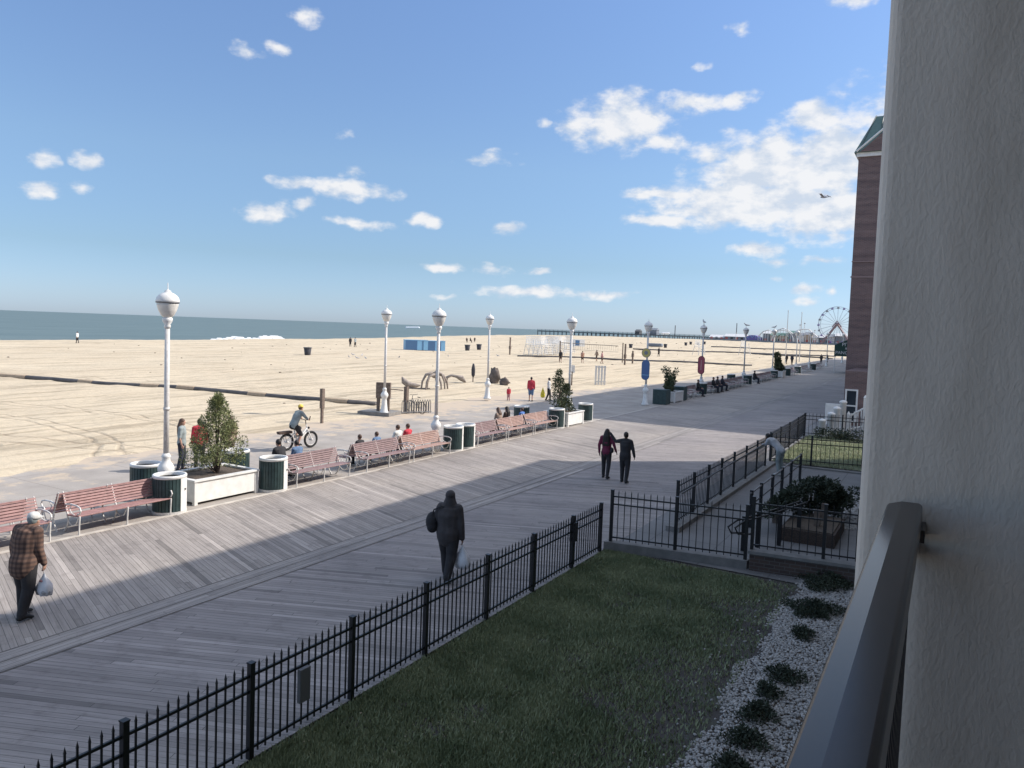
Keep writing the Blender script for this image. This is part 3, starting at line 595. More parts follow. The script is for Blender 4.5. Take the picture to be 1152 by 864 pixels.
# ------------------------------------------------------------------ black fences
def fence(name, label, pts, h=1.09, base=0.05, pitch=.115, skip=(), group='black steel picket fences', boxes=()):
    P = [Vector(p) for p in pts]; o = thing(name, label, 'fence', tuple(P[0])); O = P[0]
    for i, p in enumerate(P):
        q = p-O; mb = MB().box2((q.x-.032, q.y-.032, q.z-.1), (q.x+.032, q.y+.032, q.z+h+.02)).box2((q.x-.038, q.y-.038, q.z+h+.02), (q.x+.038, q.y+.038, q.z+h+.035)); mb.build('post', 'black', o)
        if i == len(P)-1 or i in skip: continue
        a, b_ = P[i]-O, P[i+1]-O; L = (b_-a).length; d = (b_-a)/L; ang = math.atan2(d.y, d.x); n = max(1, round(L/pitch)); mb = MB()
        for k in range(1, n):
            c_ = a+d*(L*k/n); x0, x1 = .0085, .0085
            rm = Matrix.Rotation(ang, 3, 'Z')
            mb.box(c_+Vector((0, 0, base+(h-.03-base)/2)), (.017, .017, h-.03-base), rot=rm)
            t_ = c_+Vector((0, 0, h-.03)); vs = [t_+rm@Vector((sx_*.011, sy_*.011, 0)) for sx_, sy_ in ((-1, -1), (1, -1), (1, 1), (-1, 1))]+[t_+Vector((0, 0, .07))]
            mb.add(vs, [(0, 1, 4), (1, 2, 4), (2, 3, 4), (3, 0, 4), (3, 2, 1, 0)])
        for z in (base+.07, h-.30, h-.12):
            mb.box((a+b_)/2+Vector((0, 0, z)), (L, .026, .032), rot=Matrix.Rotation(ang, 3, 'Z')@Matrix.Rotation(-math.asin(max(-1, min(1, d.z))), 3, 'Y'))
        mb.build('picket_panel', 'black', o)
    return o
FX = -6.62
fy = [1.1, 2.6, 4.3, 5.82, 7.5, 9.14, 10.9, 12.56, 14.3, 15.78]
ff = fence('picket_fence', 'long black picket fence between the lawn and the boardwalk', [(FX, y, 0) for y in fy])
o = MB().box((0, 0, 0), (.06, .17, .42)).build('utility_box', 'grey', ff); o.location = (.06, 6.58-fy[0], .58); bevel(o)
o = MB().box((0, 0, 0), (.12, .16, .40)).build('latch_box', 'black', ff); o.location = (.02, 14.3-fy[0], .78)
# kerb walls and cross fence
kw = tag(MB().add([(-6.62, 16.0, -.1), (-3.50, 16.5, -.1), (-3.46, 16.72, -.1), (-6.62, 16.24, -.1), (-6.62, 16.0, .18), (-3.50, 16.5, .18), (-3.46, 16.72, .18), (-6.62, 16.24, .18)], [(0, 1, 5, 4), (1, 2, 6, 5), (2, 3, 7, 6), (3, 0, 4, 7), (4, 5, 6, 7)]).build('kerb_wall', 'concrete'), 'low concrete kerb under the cross fence at the far end of the lawn', 'kerb')
kb = thing('brick_retaining_wall', 'low brick retaining wall with a coping beside the pebble bed', 'wall', (-3.45, 16.5, -.05))
MB().add([(0, 0, 0), (3.6, .45, 0), (3.6, .7, 0), (0, .26, 0), (0, 0, .40), (3.6, .45, .40), (3.6, .7, .40), (0, .26, .40)], [(0, 1, 5, 4), (1, 2, 6, 5), (2, 3, 7, 6), (3, 0, 4, 7), (4, 5, 6, 7)]).build('wall', 'brickd', kb)
MB().add([(-.03, -.04, .4), (3.6, .41, .4), (3.6, .74, .4), (-.03, .3, .4), (-.03, -.04, .47), (3.6, .41, .47), (3.6, .74, .47), (-.03, .3, .47)], [(0, 1, 5, 4), (1, 2, 6, 5), (2, 3, 7, 6), (3, 0, 4, 7), (4, 5, 6, 7)]).build('coping', 'concrete', kb)
fence('picket_fence', 'black picket cross fence on the low kerb at the far end of the lawn', [(-6.50, 16.12, .18), (-5.05, 16.36, .18), (-3.56, 16.60, .18)], h=1.17, base=.03, pitch=.145)
fence('picket_fence', 'black picket fence on the brick retaining wall next to the pillar', [(-3.44, 16.64, .42), (-2.02, 16.84, .42), (-.5, 17.05, .42)], h=1.12, base=.03, pitch=.155)
# ramp: kerb, fence, handrails
tag(MB().box2((-5.98, 18.5, -.05), (-5.62, 30.9, .13)).build('ramp_kerb', 'concrete'), 'pale concrete kerb under the fence along the ramp', 'kerb')
ry = [18.8, 20.25, 21.7, 23.15, 24.7, 26.4, 28.1, 29.6]
ramp_ = fence('picket_fence', 'black picket fence with a handrail along the seaward side of the ramp', [(-5.80, y, .12) for y in ry], h=1.12, pitch=.15)
hrm = mat('worn_handrail', (.20, .19, .19), .4, metal=.6)
MB().tube([(.16, -.1, .86), (.16, 3, .92), (.16, 10.8, 1.0)], .022, 8).build('handrail', 'black', ramp_)
hr = thing('ramp_handrail', 'black handrail with short posts along the landward side of the ramp', 'handrail', (-4.25, 20.2, 0))
for y in (.0, 1.2, 2.75, 4.25, 5.8, 7.6): MB().box2((-.04, y-.04, 0), (.04, y+.04, 1.0)).build('post', 'black', hr)
MB().tube([(0, -.1, .93), (0, 7.7, .96)], .024, 8).build('handrail', hrm, hr); MB().tube([(0, -.1, .60), (0, 7.7, .62)], .02, 8).build('rail', 'black', hr)
hl = thing('stair_handrail', 'black looped handrail end just behind the cross fence', 'handrail', (-3.9, 17.9, 0))
for k, (x, y) in enumerate(((0, 0), (.25, .35), (.62, 1.0), (.95, 1.7))): MB().box2((x-.045, y-.045, 0), (x+.045, y+.045, .82+.06*k)).build('post', 'black', hl)
mb = MB()
for dx in (0, .16): mb.tube([(dx+.95, 1.7, 1.0), (dx+.3, .4, .84), (dx-.12, -.2, .74), (dx-.28, -.38, .60), (dx-.22, -.3, .45), (dx, 0, .42)], .022, 8)
mb.build('handrail', 'black', hl)
for i, (px, py, h) in enumerate(((918, 607, .75), (926, 596, .7), (872, 588, .5))):
    p = at(px, py); tag(MB().box2((-.07, -.07, -.02), (.07, .07, h)).build('bed_post', 'wood', loc=p), ['dark square post before the drooping shrub, nearer one', 'dark square post at the right of the drooping shrub, farther one', 'short dark post left of the drooping shrub'][i], 'post')
# sunken dark planting box
pl = thing('planting_box', 'dark low planting box beneath the drooping shrub behind the fence', 'planter', (-3.35, 19.4, 0)); mb = MB().box2((0, 0, 0), (1.25, 2.0, .32)); mb.build('box', 'bark', pl); MB().box2((.06, .06, .32), (1.19, 1.94, .35)).build('soil', 'soil', pl)
# second lawn enclosure
fence('picket_fence', 'black picket fence on the near side of the small sunlit lawn', [(-5.85, 30.9, .12), (-4.40, 31.25, .12), (-2.62, 31.7, .12), (-.8, 32.1, .12)], h=1.10, pitch=.16)
fence('picket_fence', 'black picket fence on the seaward side of the small sunlit lawn', [(-5.98, 31.4, .08), (-6.0, 33.6, .08), (-6.02, 35.8, .08), (-6.05, 38.2, .1), (-6.1, 40.4, .12)], h=1.12, pitch=.16)
fence('picket_fence', 'black picket fence on the far side of the small sunlit lawn before the bollards', [(-6.1, 40.6, .12), (-4.4, 41.0, .12), (-2.8, 41.4, .12), (-1.2, 41.8, .12)], h=1.12, pitch=.17)
tag(MB().box2((-5.7, 30.7, -.02), (0, 30.88, .10)).build('lawn_kerb', 'concrete'), 'concrete kerb before the small sunlit lawn', 'kerb')
struct(np_mesh('small_lawn_ground', [(-5.9, 31.0, .075), (.2, 32, .075), (.2, 41.6, .125), (-6.0, 40.4, .125)], [(0, 1, 2, 3)], 'lawnsoil'))

# ------------------------------------------------------------------ grass, pebbles
def blades(name, n, area, mt, hh=(.03, .07), dens=None, seed=1):
    r = np.random.RandomState(seed); (x0, y0), (x1, y1) = area
    P = []
    while len(P) < n:
        x = r.uniform(x0, x1, n*2); y = r.uniform(y0, y1, n*2)
        keep = r.rand(n*2) < (dens(x, y) if dens else 1); P += list(zip(x[keep], y[keep]))
    P = np.array(P[:n]); a = r.uniform(0, 2*np.pi, n); h = r.uniform(*hh, n); w = h*.16+.003; tilt = r.uniform(0, .8, n)*h; ta = r.uniform(0, 2*np.pi, n)
    z = np.full(n, -.03) if y1 < 20 else .075+(P[:, 1]-31)*.0053
    V = np.zeros((n, 3, 3)); V[:, 0] = np.c_[P[:, 0]-np.cos(a)*w, P[:, 1]-np.sin(a)*w, z]; V[:, 1] = np.c_[P[:, 0]+np.cos(a)*w, P[:, 1]+np.sin(a)*w, z]
    V[:, 2] = np.c_[P[:, 0]+np.cos(ta)*tilt, P[:, 1]+np.sin(ta)*tilt, z+h]
    me = bpy.data.meshes.new(name); me.vertices.add(n*3); me.loops.add(n*3); me.polygons.add(n)
    me.vertices.foreach_set('co', V.ravel()); me.loops.foreach_set('vertex_index', np.arange(n*3)); me.polygons.foreach_set('loop_start', np.arange(0, n*3, 3)); me.update(); me.validate()
    o = bpy.data.objects.new(name, me); col.objects.link(o); me.materials.append(MT[mt]); return struct(o, 'stuff')
def gden(x, y):
    v = .5+.5*np.sin(x*1.9+np.sin(y*1.3)*1.5)*np.sin(y*1.1+x*.7)+.35*np.sin(x*5+y*3.3)*np.sin(y*4.7-x*2)
    edge = np.clip((-2.75-x+.28*np.sin(y*1.7)+.2*np.sin(y*3.9))/1.3, 0, 1)   # bare soil by the pebbles
    left = np.clip((x+6.62)/.12, 0, 1)
    bare = np.exp(-(((x+3.7)/.9)**2+((y-11.4)/1.7)**2))
    return np.clip(.30+.75*v, .06, 1)*(edge**1.3)*left*(1-.65*bare)+.07
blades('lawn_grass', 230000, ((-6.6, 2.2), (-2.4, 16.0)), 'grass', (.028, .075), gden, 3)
r = np.random.RandomState(15); mb = MB()
for _ in range(170):
    x, y, a, s_ = r.uniform(-6.5, -2.5), r.uniform(4, 15.9), r.uniform(0, 6.28), r.uniform(.008, .022); u_ = Vector((math.cos(a), math.sin(a), r.uniform(-.2, .2)))*s_; w_ = Vector((-math.sin(a), math.cos(a), r.uniform(-.3, .3)))*s_*.5; c_ = Vector((x, y, .02)); mb.add([c_-u_, c_-w_, c_+u_, c_+w_], [(0, 1, 2, 3)])
struct(mb.build('fallen_leaves', mat('dry_leaf', (.30, .24, .17), .9, var=.4, vscale=40)), 'stuff')
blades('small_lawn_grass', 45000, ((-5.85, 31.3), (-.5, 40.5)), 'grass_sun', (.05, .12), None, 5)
def pebbles(name, n, inside, zf, rr=(.018, .042), seed=2):
    r = np.random.RandomState(seed); base = []; 
    t_ = (1+5**.5)/2; ico = np.array([(-1, t_, 0), (1, t_, 0), (-1, -t_, 0), (1, -t_, 0), (0, -1, t_), (0, 1, t_), (0, -1, -t_), (0, 1, -t_), (t_, 0, -1), (t_, 0, 1), (-t_, 0, -1), (-t_, 0, 1)])/1.9
    IF = np.array([(0, 11, 5), (0, 5, 1), (0, 1, 7), (0, 7, 10), (0, 10, 11), (1, 5, 9), (5, 11, 4), (11, 10, 2), (10, 7, 6), (7, 1, 8), (3, 9, 4), (3, 4, 2), (3, 2, 6), (3, 6, 8), (3, 8, 9), (4, 9, 5), (2, 4, 11), (6, 2, 10), (8, 6, 7), (9, 8, 1)])
    P = []
    while len(P) < n:
        p = inside(r); 
        if p is not None: P.append(p)
    V = []; Fs = []
    for i, (x, y) in enumerate(P):
        s_ = r.uniform(*rr); a = r.uniform(0, 6.28); sc3 = np.array([s_*r.uniform(.8, 1.35), s_*r.uniform(.7, 1.1), s_*r.uniform(.5, .85)]); q = ico*sc3
        q = q*(1+r.uniform(-.12, .12, (12, 1))); c_, s2 = math.cos(a), math.sin(a)
        V.append(np.c_[q[:, 0]*c_-q[:, 1]*s2+x, q[:, 0]*s2+q[:, 1]*c_+y, q[:, 2]+zf+r.uniform(0, .02)]); Fs.append(IF+12*i)
    V = np.concatenate(V); Fs = np.concatenate(Fs); me = bpy.data.meshes.new(name); k = len(Fs)
    me.vertices.add(len(V)); me.loops.add(k*3); me.polygons.add(k); me.vertices.foreach_set('co', V.ravel()); me.loops.foreach_set('vertex_index', Fs.ravel()); me.polygons.foreach_set('loop_start', np.arange(0, k*3, 3)); me.polygons.foreach_set('use_smooth', np.ones(k, bool)); me.update(); me.validate()
    o = bpy.data.objects.new(name, me); col.objects.link(o); me.materials.append(MT['pebble']); return struct(o, 'stuff')
def pin(r):
    y = r.uniform(5.5, 17.0); e = -2.42+.10*math.sin(y*2.1)+.06*math.sin(y*5.3)
    if r.rand() < .004: return (e-abs(r.normal(0, .35)), y)
    x = r.uniform(-2.55, -.45); return (x, y) if x > e+r.normal(0, .035) else None
pebbles('pebble_bed', 30000, pin, -.03, (.013, .027))
def pin2(r):
    x, y = r.uniform(-3.4, -1.2), r.uniform(21.3, 26.5); return (x, y) if ((x+2.3)/1.05)**2+((y-24)/2.5)**2 < 1 else None
pebbles('small_pebble_bed', 2600, pin2, .01, (.03, .07), 4)

# ------------------------------------------------------------------ foliage
def foliage(mb_v, mb_f, centre, rad, n, leaf, r, up=.4):
    for _ in range(n):
        d = np.array([r.normal() for _ in range(3)]); d /= np.linalg.norm(d)+1e-9; q = r.uniform(.35, 1.0)**.6
        c_ = np.array(centre)+d*np.array(rad)*q; ax = d*np.array([1, 1, .6])+np.array([0, 0, up])+r.normal(0, .35, 3); ax /= np.linalg.norm(ax); s_ = np.cross(ax, r.normal(0, 1, 3)); s_ /= np.linalg.norm(s_)+1e-9
        L = leaf*r.uniform(.7, 1.3); w = L*.22; k = len(mb_v)
        mb_v += [tuple(c_-s_*w*.5), tuple(c_+ax*L*.5-s_*w), tuple(c_+ax*L), tuple(c_+ax*L*.5+s_*w)]; mb_f.append((k, k+1, k+2, k+3))
def shrub(name, label, cat, loc, clumps, leaf, per, mt, seed=1, group=None, trunk=True, trunk_r=.05):
    r = np.random.RandomState(seed); o = thing(name, label, cat, loc, 0, group); V = []; F = []
    for (x, y, z, rx, rz) in clumps: foliage(V, F, (x, y, z), (rx, rx, rz), int(per*(rx/.15)**2), leaf, r)
    me = bpy.data.meshes.new('crown'); me.from_pydata(V, [], F); me.update(); c_ = bpy.data.objects.new('crown', me); col.objects.link(c_); me.materials.append(MT[mt]); c_.parent = o
    if trunk:
        mb = MB()
        for (x, y, z, rx, rz) in clumps[::max(1, len(clumps)//18)]: mb.tube([(x*.05, y*.05, 0), (x*.35, y*.35, z*.35), (x*.9, y*.9, z)], [trunk_r, trunk_r*.6, trunk_r*.2], 6)
        mb.build('trunk', 'bark', o)
    return o
# ------------------------------------------------------------------ benches
def bench_geo():
    proto = thing('bench', '', 'bench', (0, 0, 0), 0, 'slatted benches along the boardwalk'); L = 2.36
    mb = MB()
    for k in range(5): mb.box((0, .03+k*.095, .435-.006*k), (L, .083, .032))
    seat = mb.build('seat', 'slat', proto); bevel(seat, .006, 1)
    mb = MB()
    for k in range(7):
        u = k/6; mb.box((0, .485+.15*u, .49+.37*u), (L, .028, .052), rot=Matrix.Rotation(R(-20), 3, 'X'))
    back = mb.build('backrest', 'slat', proto); bevel(back, .005, 1)
    for x in (-L/2+.03, 0, L/2-.03):
        mb = MB(); r_ = .021
        mb.tube([(x, .01, 0), (x, .005, .18), (x, -.01, .42)], [.024, .018, .024], 6)
        mb.tube([(x, .60, 0), (x, .50, .12), (x, .44, .25), (x, .47, .41)], [.024, .018, .018, .024], 6)
        mb.tube([(x, -.01, .405), (x, .2, .40), (x, .46, .405)], .02, 6)
        mb.tube([(x, .46, .41), (x, .52, .56), (x, .655, .90)], [.024, .022, .018], 6)
        mb.tube([(x, .05, .38), (x, .14, .22), (x, .30, .18), (x, .43, .26)], .012, 5)
        if x != 0:
            mb.tube([(x, .54, .63), (x, .35, .665), (x, .12, .66), (x, -.01, .63), (x, -.05, .56), (x, -.01, .49), (x, .06, .48)], .019, 6)
            mb.tube([(x, .06, .48), (x, .10, .44), (x, .02, .42)], .017, 6); mb.tube([(x, .3, .655), (x, .38, .55), (x, .3, .46), (x, .2, .44)], .012, 5)
        mb.build('frame', 'white2', proto)
    return proto, seat, back
protos = {}
def bench(mt, loc, rz, label, group='slatted benches along the boardwalk'):
    if 'b' not in protos:
        protos['b'] = bench_geo()[0]; o = protos['b']; o.location = loc; o.rotation_euler = (0, 0, rz); o['label'] = label; first = True
    else: o = dup(protos['b'], loc, rz, label)
    for ch in o.children:
        if ch.name.startswith(('seat', 'backrest')):
            if mt != 'slat':
                ch.material_slots[0].link = 'OBJECT'; ch.material_slots[0].material = MT[mt]
            else: ch.material_slots[0].link = 'DATA'
    return o
XF = -16.66; XB = -17.93
NEAR = [(7.92, 'slat', 'faded red bench cut by the left edge of the photo behind the capped man', None),
        (10.86, 'slat', 'faded red bench between the capped man and the nearest striped bin', 'reverse of the nearest whole red bench, facing the sand, left of the bins'),
        (17.40, 'slat3', 'dull maroon bench right of the white planter, below the cyclist', 'sand-facing bench below the cyclist where two people sit'),
        (20.56, 'slat3', 'dull maroon bench in front of the boy in black and the child in blue', 'sand-facing bench under the boy in black and the child in blue'),
        (23.12, 'slat2', 'rust brown bench in front of the child in red, left of two bins', 'sand-facing bench under the child in red, left of two bins'),
        (27.45, 'slat3', 'maroon bench just right of the pair of bins, left of the huddled couple', 'sand-facing bench just right of the pair of bins'),
        (29.95, 'slat2', 'rust brown bench in front of the huddled couple', 'sand-facing bench where the huddled couple sits'),
        (32.45, 'slat2', 'rust brown bench touching the bin at the twin-topped bush', 'sand-facing bench left of the twin-topped bush')]
for i, (y, mt, lab, lab2) in enumerate(NEAR):
    bench(mt, (XF, y, gz(y)+.0), R(90), lab)
    if lab2: bench(mt, (XB, y-.12, gz(y)), R(-90), lab2)
bench('slat', (XB, 7.75, 0), R(-90), 'sand-facing bench behind the bench at the left edge of the photo')
far_y = [55.5, 58.1, 63.4, 66.0, 68.6, 71.2, 73.8, 82.0, 84.6, 87.2, 99, 101.6, 110, 112.6, 122, 124.6]
for k, y in enumerate(far_y):
    bench('slat3', (XF, y, gz(y)), R(90), f'{ORD[k]} shaded white-framed bench beyond the forked yucca planter, facing the boardwalk')
    if k < 10: bench('slat3', (XB, y, gz(y)), R(-90), f'{ORD[k]} shaded bench beyond the forked yucca planter on the side facing the sand')

# ------------------------------------------------------------------ litter bins
def bin_geo():
    o = thing('litter_bin', '', 'bin', (0, 0, 0), 0, 'green slatted litter bins'); r_, h = .39, .98
    mb = MB()
    for k in range(30):
        a = 2*math.pi*k/30
        if abs(a-R(20)) < R(20): continue
        mb.box((math.cos(a)*r_, math.sin(a)*r_, h/2), (.022, .070, h-.16), rz=a)
    mb.build('slats', 'green', o)
    MB().lathe([(r_-.03, .05), (r_-.03, h-.08)], n=32, caps=False).build('liner', 'bindark', o)
    MB().lathe([(r_+.02, 0), (r_+.02, .07), (r_-.02, .075), (r_-.02, 0)], n=32).build('base', 'white2', o)
    MB().lathe([(r_-.045, h-.09), (r_-.045, h-.008), (r_-.02, h+.006), (r_+.012, h+.002), (r_+.022, h-.02), (r_+.016, h-.075), (r_-.045, h-.09)], n=32, caps=False).build('rim', 'white', o, smooth=True)
    MB().lathe([(r_-.045, h-.10), (.02, h-.16)], n=24, caps=False).build('lid', 'bindark', o)
    mb = MB(); n_ = 8; vs = []
    for k in range(n_+1):
        a = R(0+40*k/n_); vs += [(math.cos(a)*(r_+.018), math.sin(a)*(r_+.018), .06), (math.cos(a)*(r_+.018), math.sin(a)*(r_+.018), h-.07)]
    mb.add(vs, [(2*k, 2*k+2, 2*k+3, 2*k+1) for k in range(n_)]); dr = mb.build('door', 'white', o)
    MB().box((math.cos(R(20))*(r_+.03), math.sin(R(20))*(r_+.03), .62), (.03, .025, .05), rz=R(20)).build('latch', 'grey', dr)
    return o
BINS = [(-17.0, 12.22, R(4), 'striped green bin in front of the nearest white lamp, left of the planter'),
        (-18.75, 12.75, R(60), 'green bin behind the nearest bench, sand side of the nearest lamp'),
        (-16.98, 15.62, R(4), 'green bin touching the right end of the near white planter'),
        (-18.75, 15.75, R(60), 'green bin half hidden behind the near bushy conifer'),
        (-17.05, 25.05, R(4), 'left one of two adjoining bins below the second lamp'),
        (-17.05, 25.92, R(4), 'right one of two adjoining bins below the second lamp'),
        (-18.85, 33.85, R(60), 'bin in sand-side shadow behind the bench at the twin-topped bush'),
        (-16.98, 34.15, R(4), 'bin in front of the twin-topped bush, left of its planter'),
        (-17.0, 37.7, R(4), 'bin right of the twin-topped bush planter with an open lid flap'),
        (-17.1, 60.5, R(4), 'shaded bin beside the red lamp sign'), (-17.1, 76.5, R(4), 'shaded bin beside the dark-clothed sitter far along the benches'), (-17.1, 89.6, R(4), 'shaded bin beside the small far conifer'),
        (-18.6, 76, R(60), 'shaded sand-side bin at the third lamp past the yucca'), (-17.1, 105, R(4), 'dark bin before the lamps near the far flagpoles'), (-17.0, 97, R(4), 'dark bin just past the small far conifer'), (-17.1, 118, R(4), 'farthest dark bin on the boardwalk')]
bp_ = None
for (x, y, rz, lab) in BINS:
    if bp_ is None: bp_ = bin_geo(); bp_.location = (x, y, gz(y)); bp_.rotation_euler = (0, 0, rz); bp_['label'] = lab
    else: dup(bp_, (x, y, gz(y)), rz, lab)

# ------------------------------------------------------------------ planters and their plants
def planter(loc, lx, ly, h, label, side='white'):
    o = thing('planter', label, 'planter', loc, 0, 'white box planters'); mb = MB()
    for a, b_ in (((0, 0), (.1, .1)), ((lx-.1, 0), (lx, .1)), ((0, ly-.1), (.1, ly)), ((lx-.1, ly-.1), (lx, ly))): MB().box2((a[0], a[1], 0), (b_[0], b_[1], h-.05)).build('corner_post', 'white', o)
    mb = MB(); mb.box2((.1, .02, .07), (lx-.1, .05, h-.05)); mb.box2((.1, ly-.05, .07), (lx-.1, ly-.02, h-.05)); mb.box2((.02, .1, .07), (.05, ly-.1, h-.05)); mb.box2((lx-.05, .1, .07), (lx-.02, ly-.1, h-.05)); mb.build('side_panel', side, o)
    mb = MB(); mb.box2((-.03, -.03, h-.05), (lx+.03, .10, h)); mb.box2((-.03, ly-.10, h-.05), (lx+.03, ly+.03, h)); mb.box2((-.03, .10, h-.05), (.10, ly-.10, h)); mb.box2((lx-.10, .10, h-.05), (lx+.03, ly-.10, h)); mb.build('rim', 'white', o)
    MB().box2((.05, .05, .1), (lx-.05, ly-.05, h-.06)).build('soil', 'soil', o); return o
planter((-18.5, 13.0, 0), 1.45, 2.12, .68, 'large white box planter holding the near bushy conifer')
planter((-18.0, 34.72, gz(35)), 1.4, 1.9, .72, 'white box planter holding the twin-topped bush, beside two bins')
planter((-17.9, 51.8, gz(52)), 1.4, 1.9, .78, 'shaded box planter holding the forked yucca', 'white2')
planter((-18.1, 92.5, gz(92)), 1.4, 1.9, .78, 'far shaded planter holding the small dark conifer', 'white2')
tag(MB().box((0, 0, .5), (.95, .95, 1.0)).build('utility_cabinet', 'green', loc=(-17.0, 50.35, gz(50)+.02)), 'dark green square cabinet beside the lamp with the yellow and blue signs', 'cabinet')
tag(MB().box((0, 0, .5), (.9, .9, 1.0)).build('utility_cabinet', 'green', loc=(-17.0, 54.3, gz(54)+.02)), 'dark green cabinet right of the forked yucca planter', 'cabinet')
r = np.random.RandomState(11); cl = []
for k in range(190):      # conical, ragged
    u = r.rand()**1.25; z = .30+1.85*u; rad = (.98*(1-u)**.85+.04)*r.uniform(.25, 1.0); a = r.uniform(0, 6.28)
    if u < .1: rad *= .8
    cl.append((rad*math.cos(a), rad*math.sin(a), z, r.uniform(.07, .15), r.uniform(.12, .2)))
cl += [(0, 0, 2.15, .08, .16), (.03, -.28, 1.75, .08, .16), (-.02, .30, 1.72, .08, .16), (.1, .85, .72, .12, .16), (0, .95, .85, .09, .14), (-.1, -.78, .8, .13, .15), (0, .55, 1.35, .13, .22), (.1, -.5, 1.2, .12, .15)]
shrub('conifer_bush', 'near ragged conical conifer with yellow-green tips in the large white planter', 'shrub', (-17.75, 14.25, .60), cl, .06, 105, 'needles', 21, trunk_r=.028)
r = np.random.RandomState(5); cl = []
for (cy, top) in ((-.32, 2.15), (.35, 1.35)):
    for k in range(40):
        u = r.rand(); z = .12+top*u*.95; rad = (.46*(1-u)**.8+.05)*r.uniform(.3, 1); a = r.uniform(0, 6.28); cl.append((rad*math.cos(a), cy+rad*math.sin(a)-(.22*u if cy < 0 else 0), z, r.uniform(.09, .15), r.uniform(.12, .2)))
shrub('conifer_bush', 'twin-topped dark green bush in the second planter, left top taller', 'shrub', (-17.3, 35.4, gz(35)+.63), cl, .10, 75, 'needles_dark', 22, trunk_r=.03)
cl = []
for tip in ((-.1, -1.05, 1.75), (0, -.45, 1.7), (.1, 1.15, 1.55), (0, .75, 1.25), (0, 1.1, .8), (0, -.35, .8), (.1, .15, .95)):
    for k in range(1, 7):
        u = k/6; cl.append((tip[0]*u, tip[1]*u**1.2, tip[2]*u**.8*.98, .13-.03*u+.03*(k % 2), .15))
cl += [(0, -.3, .3, .25, .3), (0, .1, .25, .25, .25), (.1, -.5, .5, .2, .25)]
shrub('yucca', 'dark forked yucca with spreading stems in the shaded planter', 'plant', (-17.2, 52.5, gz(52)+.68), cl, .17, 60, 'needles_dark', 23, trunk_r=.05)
cl = [(0, -.9+.25*k, 1.9-.28*k+.1*(k % 2), .3, .35) for k in range(7)]+[(0, -.7, .9, .3, .5), (0, 0, .6, .4, .4), (0, .9, .4, .5, .35), (0, .4, .9, .2, .3)]
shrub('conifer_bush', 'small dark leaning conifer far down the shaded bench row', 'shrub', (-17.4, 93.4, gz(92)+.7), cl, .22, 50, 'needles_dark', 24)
# weeping shrub in the ramp bed
r = np.random.RandomState(8); cl = []
for k in range(120):
    u = r.rand(); a = u*math.pi; x = -1.05+2.1*u+r.normal(0, .1); z = .30+.72*math.sin(a)**.7*r.uniform(.75, 1.05); cl.append((x*.75, x*1.0+r.normal(0, .28), z if r.rand() < .6 else r.uniform(.15, .75), r.uniform(.1, .18), .12))
for k in range(30): cl.append((r.normal(.3, .15), r.normal(.5, .3)+.7, r.uniform(.25, .6), .15, .12))
shrub('weeping_shrub', 'dark drooping mounded shrub behind the black fence by the ramp', 'shrub', (-2.95, 21.6, .12), cl, .10, 70, 'juniper', 31, trunk_r=.03)
# low junipers in the pebbles
for i, (px, py, w, lab) in enumerate([(880, 762, .30, 'compact dark juniper on the pebbles, just above the middle one'), (861, 780, .22, 'thin flat juniper between two rounder ones on the pebbles'), (850, 804, .27, 'round dark juniper in the middle of the pebble bed'), (836, 833, .28, 'broad dark juniper second from the bottom of the pebble bed'), (820, 864, .25, 'juniper cut by the bottom edge of the photo'),
                                      (928, 652, .78, 'largest spreading juniper at the far end of the pebble bed'), (914, 688, .55, 'grey-green juniper spreading below the largest one'), (901, 714, .24, 'small juniper tip below the spreading ones')]):
    p = at(px, py); r = np.random.RandomState(40+i); cl = [(w*.8*q*math.cos(a)*(1+.35*math.sin(3*a+i)), w*.9*q*math.sin(a)*(1+.35*math.cos(2*a+i*2)), r.uniform(.03, .09+.2*w)*(1.1-q), r.uniform(.05, .08), .05) for q, a in ((r.rand()**.6, r.uniform(0, 6.28)) for _ in range(int(60*w*w/.09)+12))]
    shrub('juniper', lab, 'shrub', (p.x+.03, p.y, 0), cl, .05, 90, 'juniper', 50+i, 'low junipers in the pebble bed', trunk_r=.012)
r = np.random.RandomState(77); cl = [(r.uniform(-2.2, 2.2), r.uniform(-.5, .5), r.uniform(.1, .45), .2, .16) for _ in range(80)]
shrub('hedge', 'low dark hedge at the back of the small sunlit lawn', 'hedge', (-3.2, 39.7, .12), cl, .1, 25, 'juniper', 78, trunk=False)
# small wire stakes on the lawn
for (px, py, h, lab) in ((752, 692, .30, 'small wire frame stake standing in the middle of the lawn'), (772, 832, .24, 'small wire stake in the soil beside the pebble bed')):
    p = at(px, py); o = MB()
    for x in (-.03, .03): o.tube([(x, 0, 0), (x, 0, h)], .0028, 4)
    for k in range(6): o.tube([(-.03, 0, h*(.2+.15*k)), (.03, 0, h*(.2+.15*k))], .002, 4)
    tag(o.build('wire_stake', 'grey', loc=(p.x, p.y, -.03)), lab, 'stake')

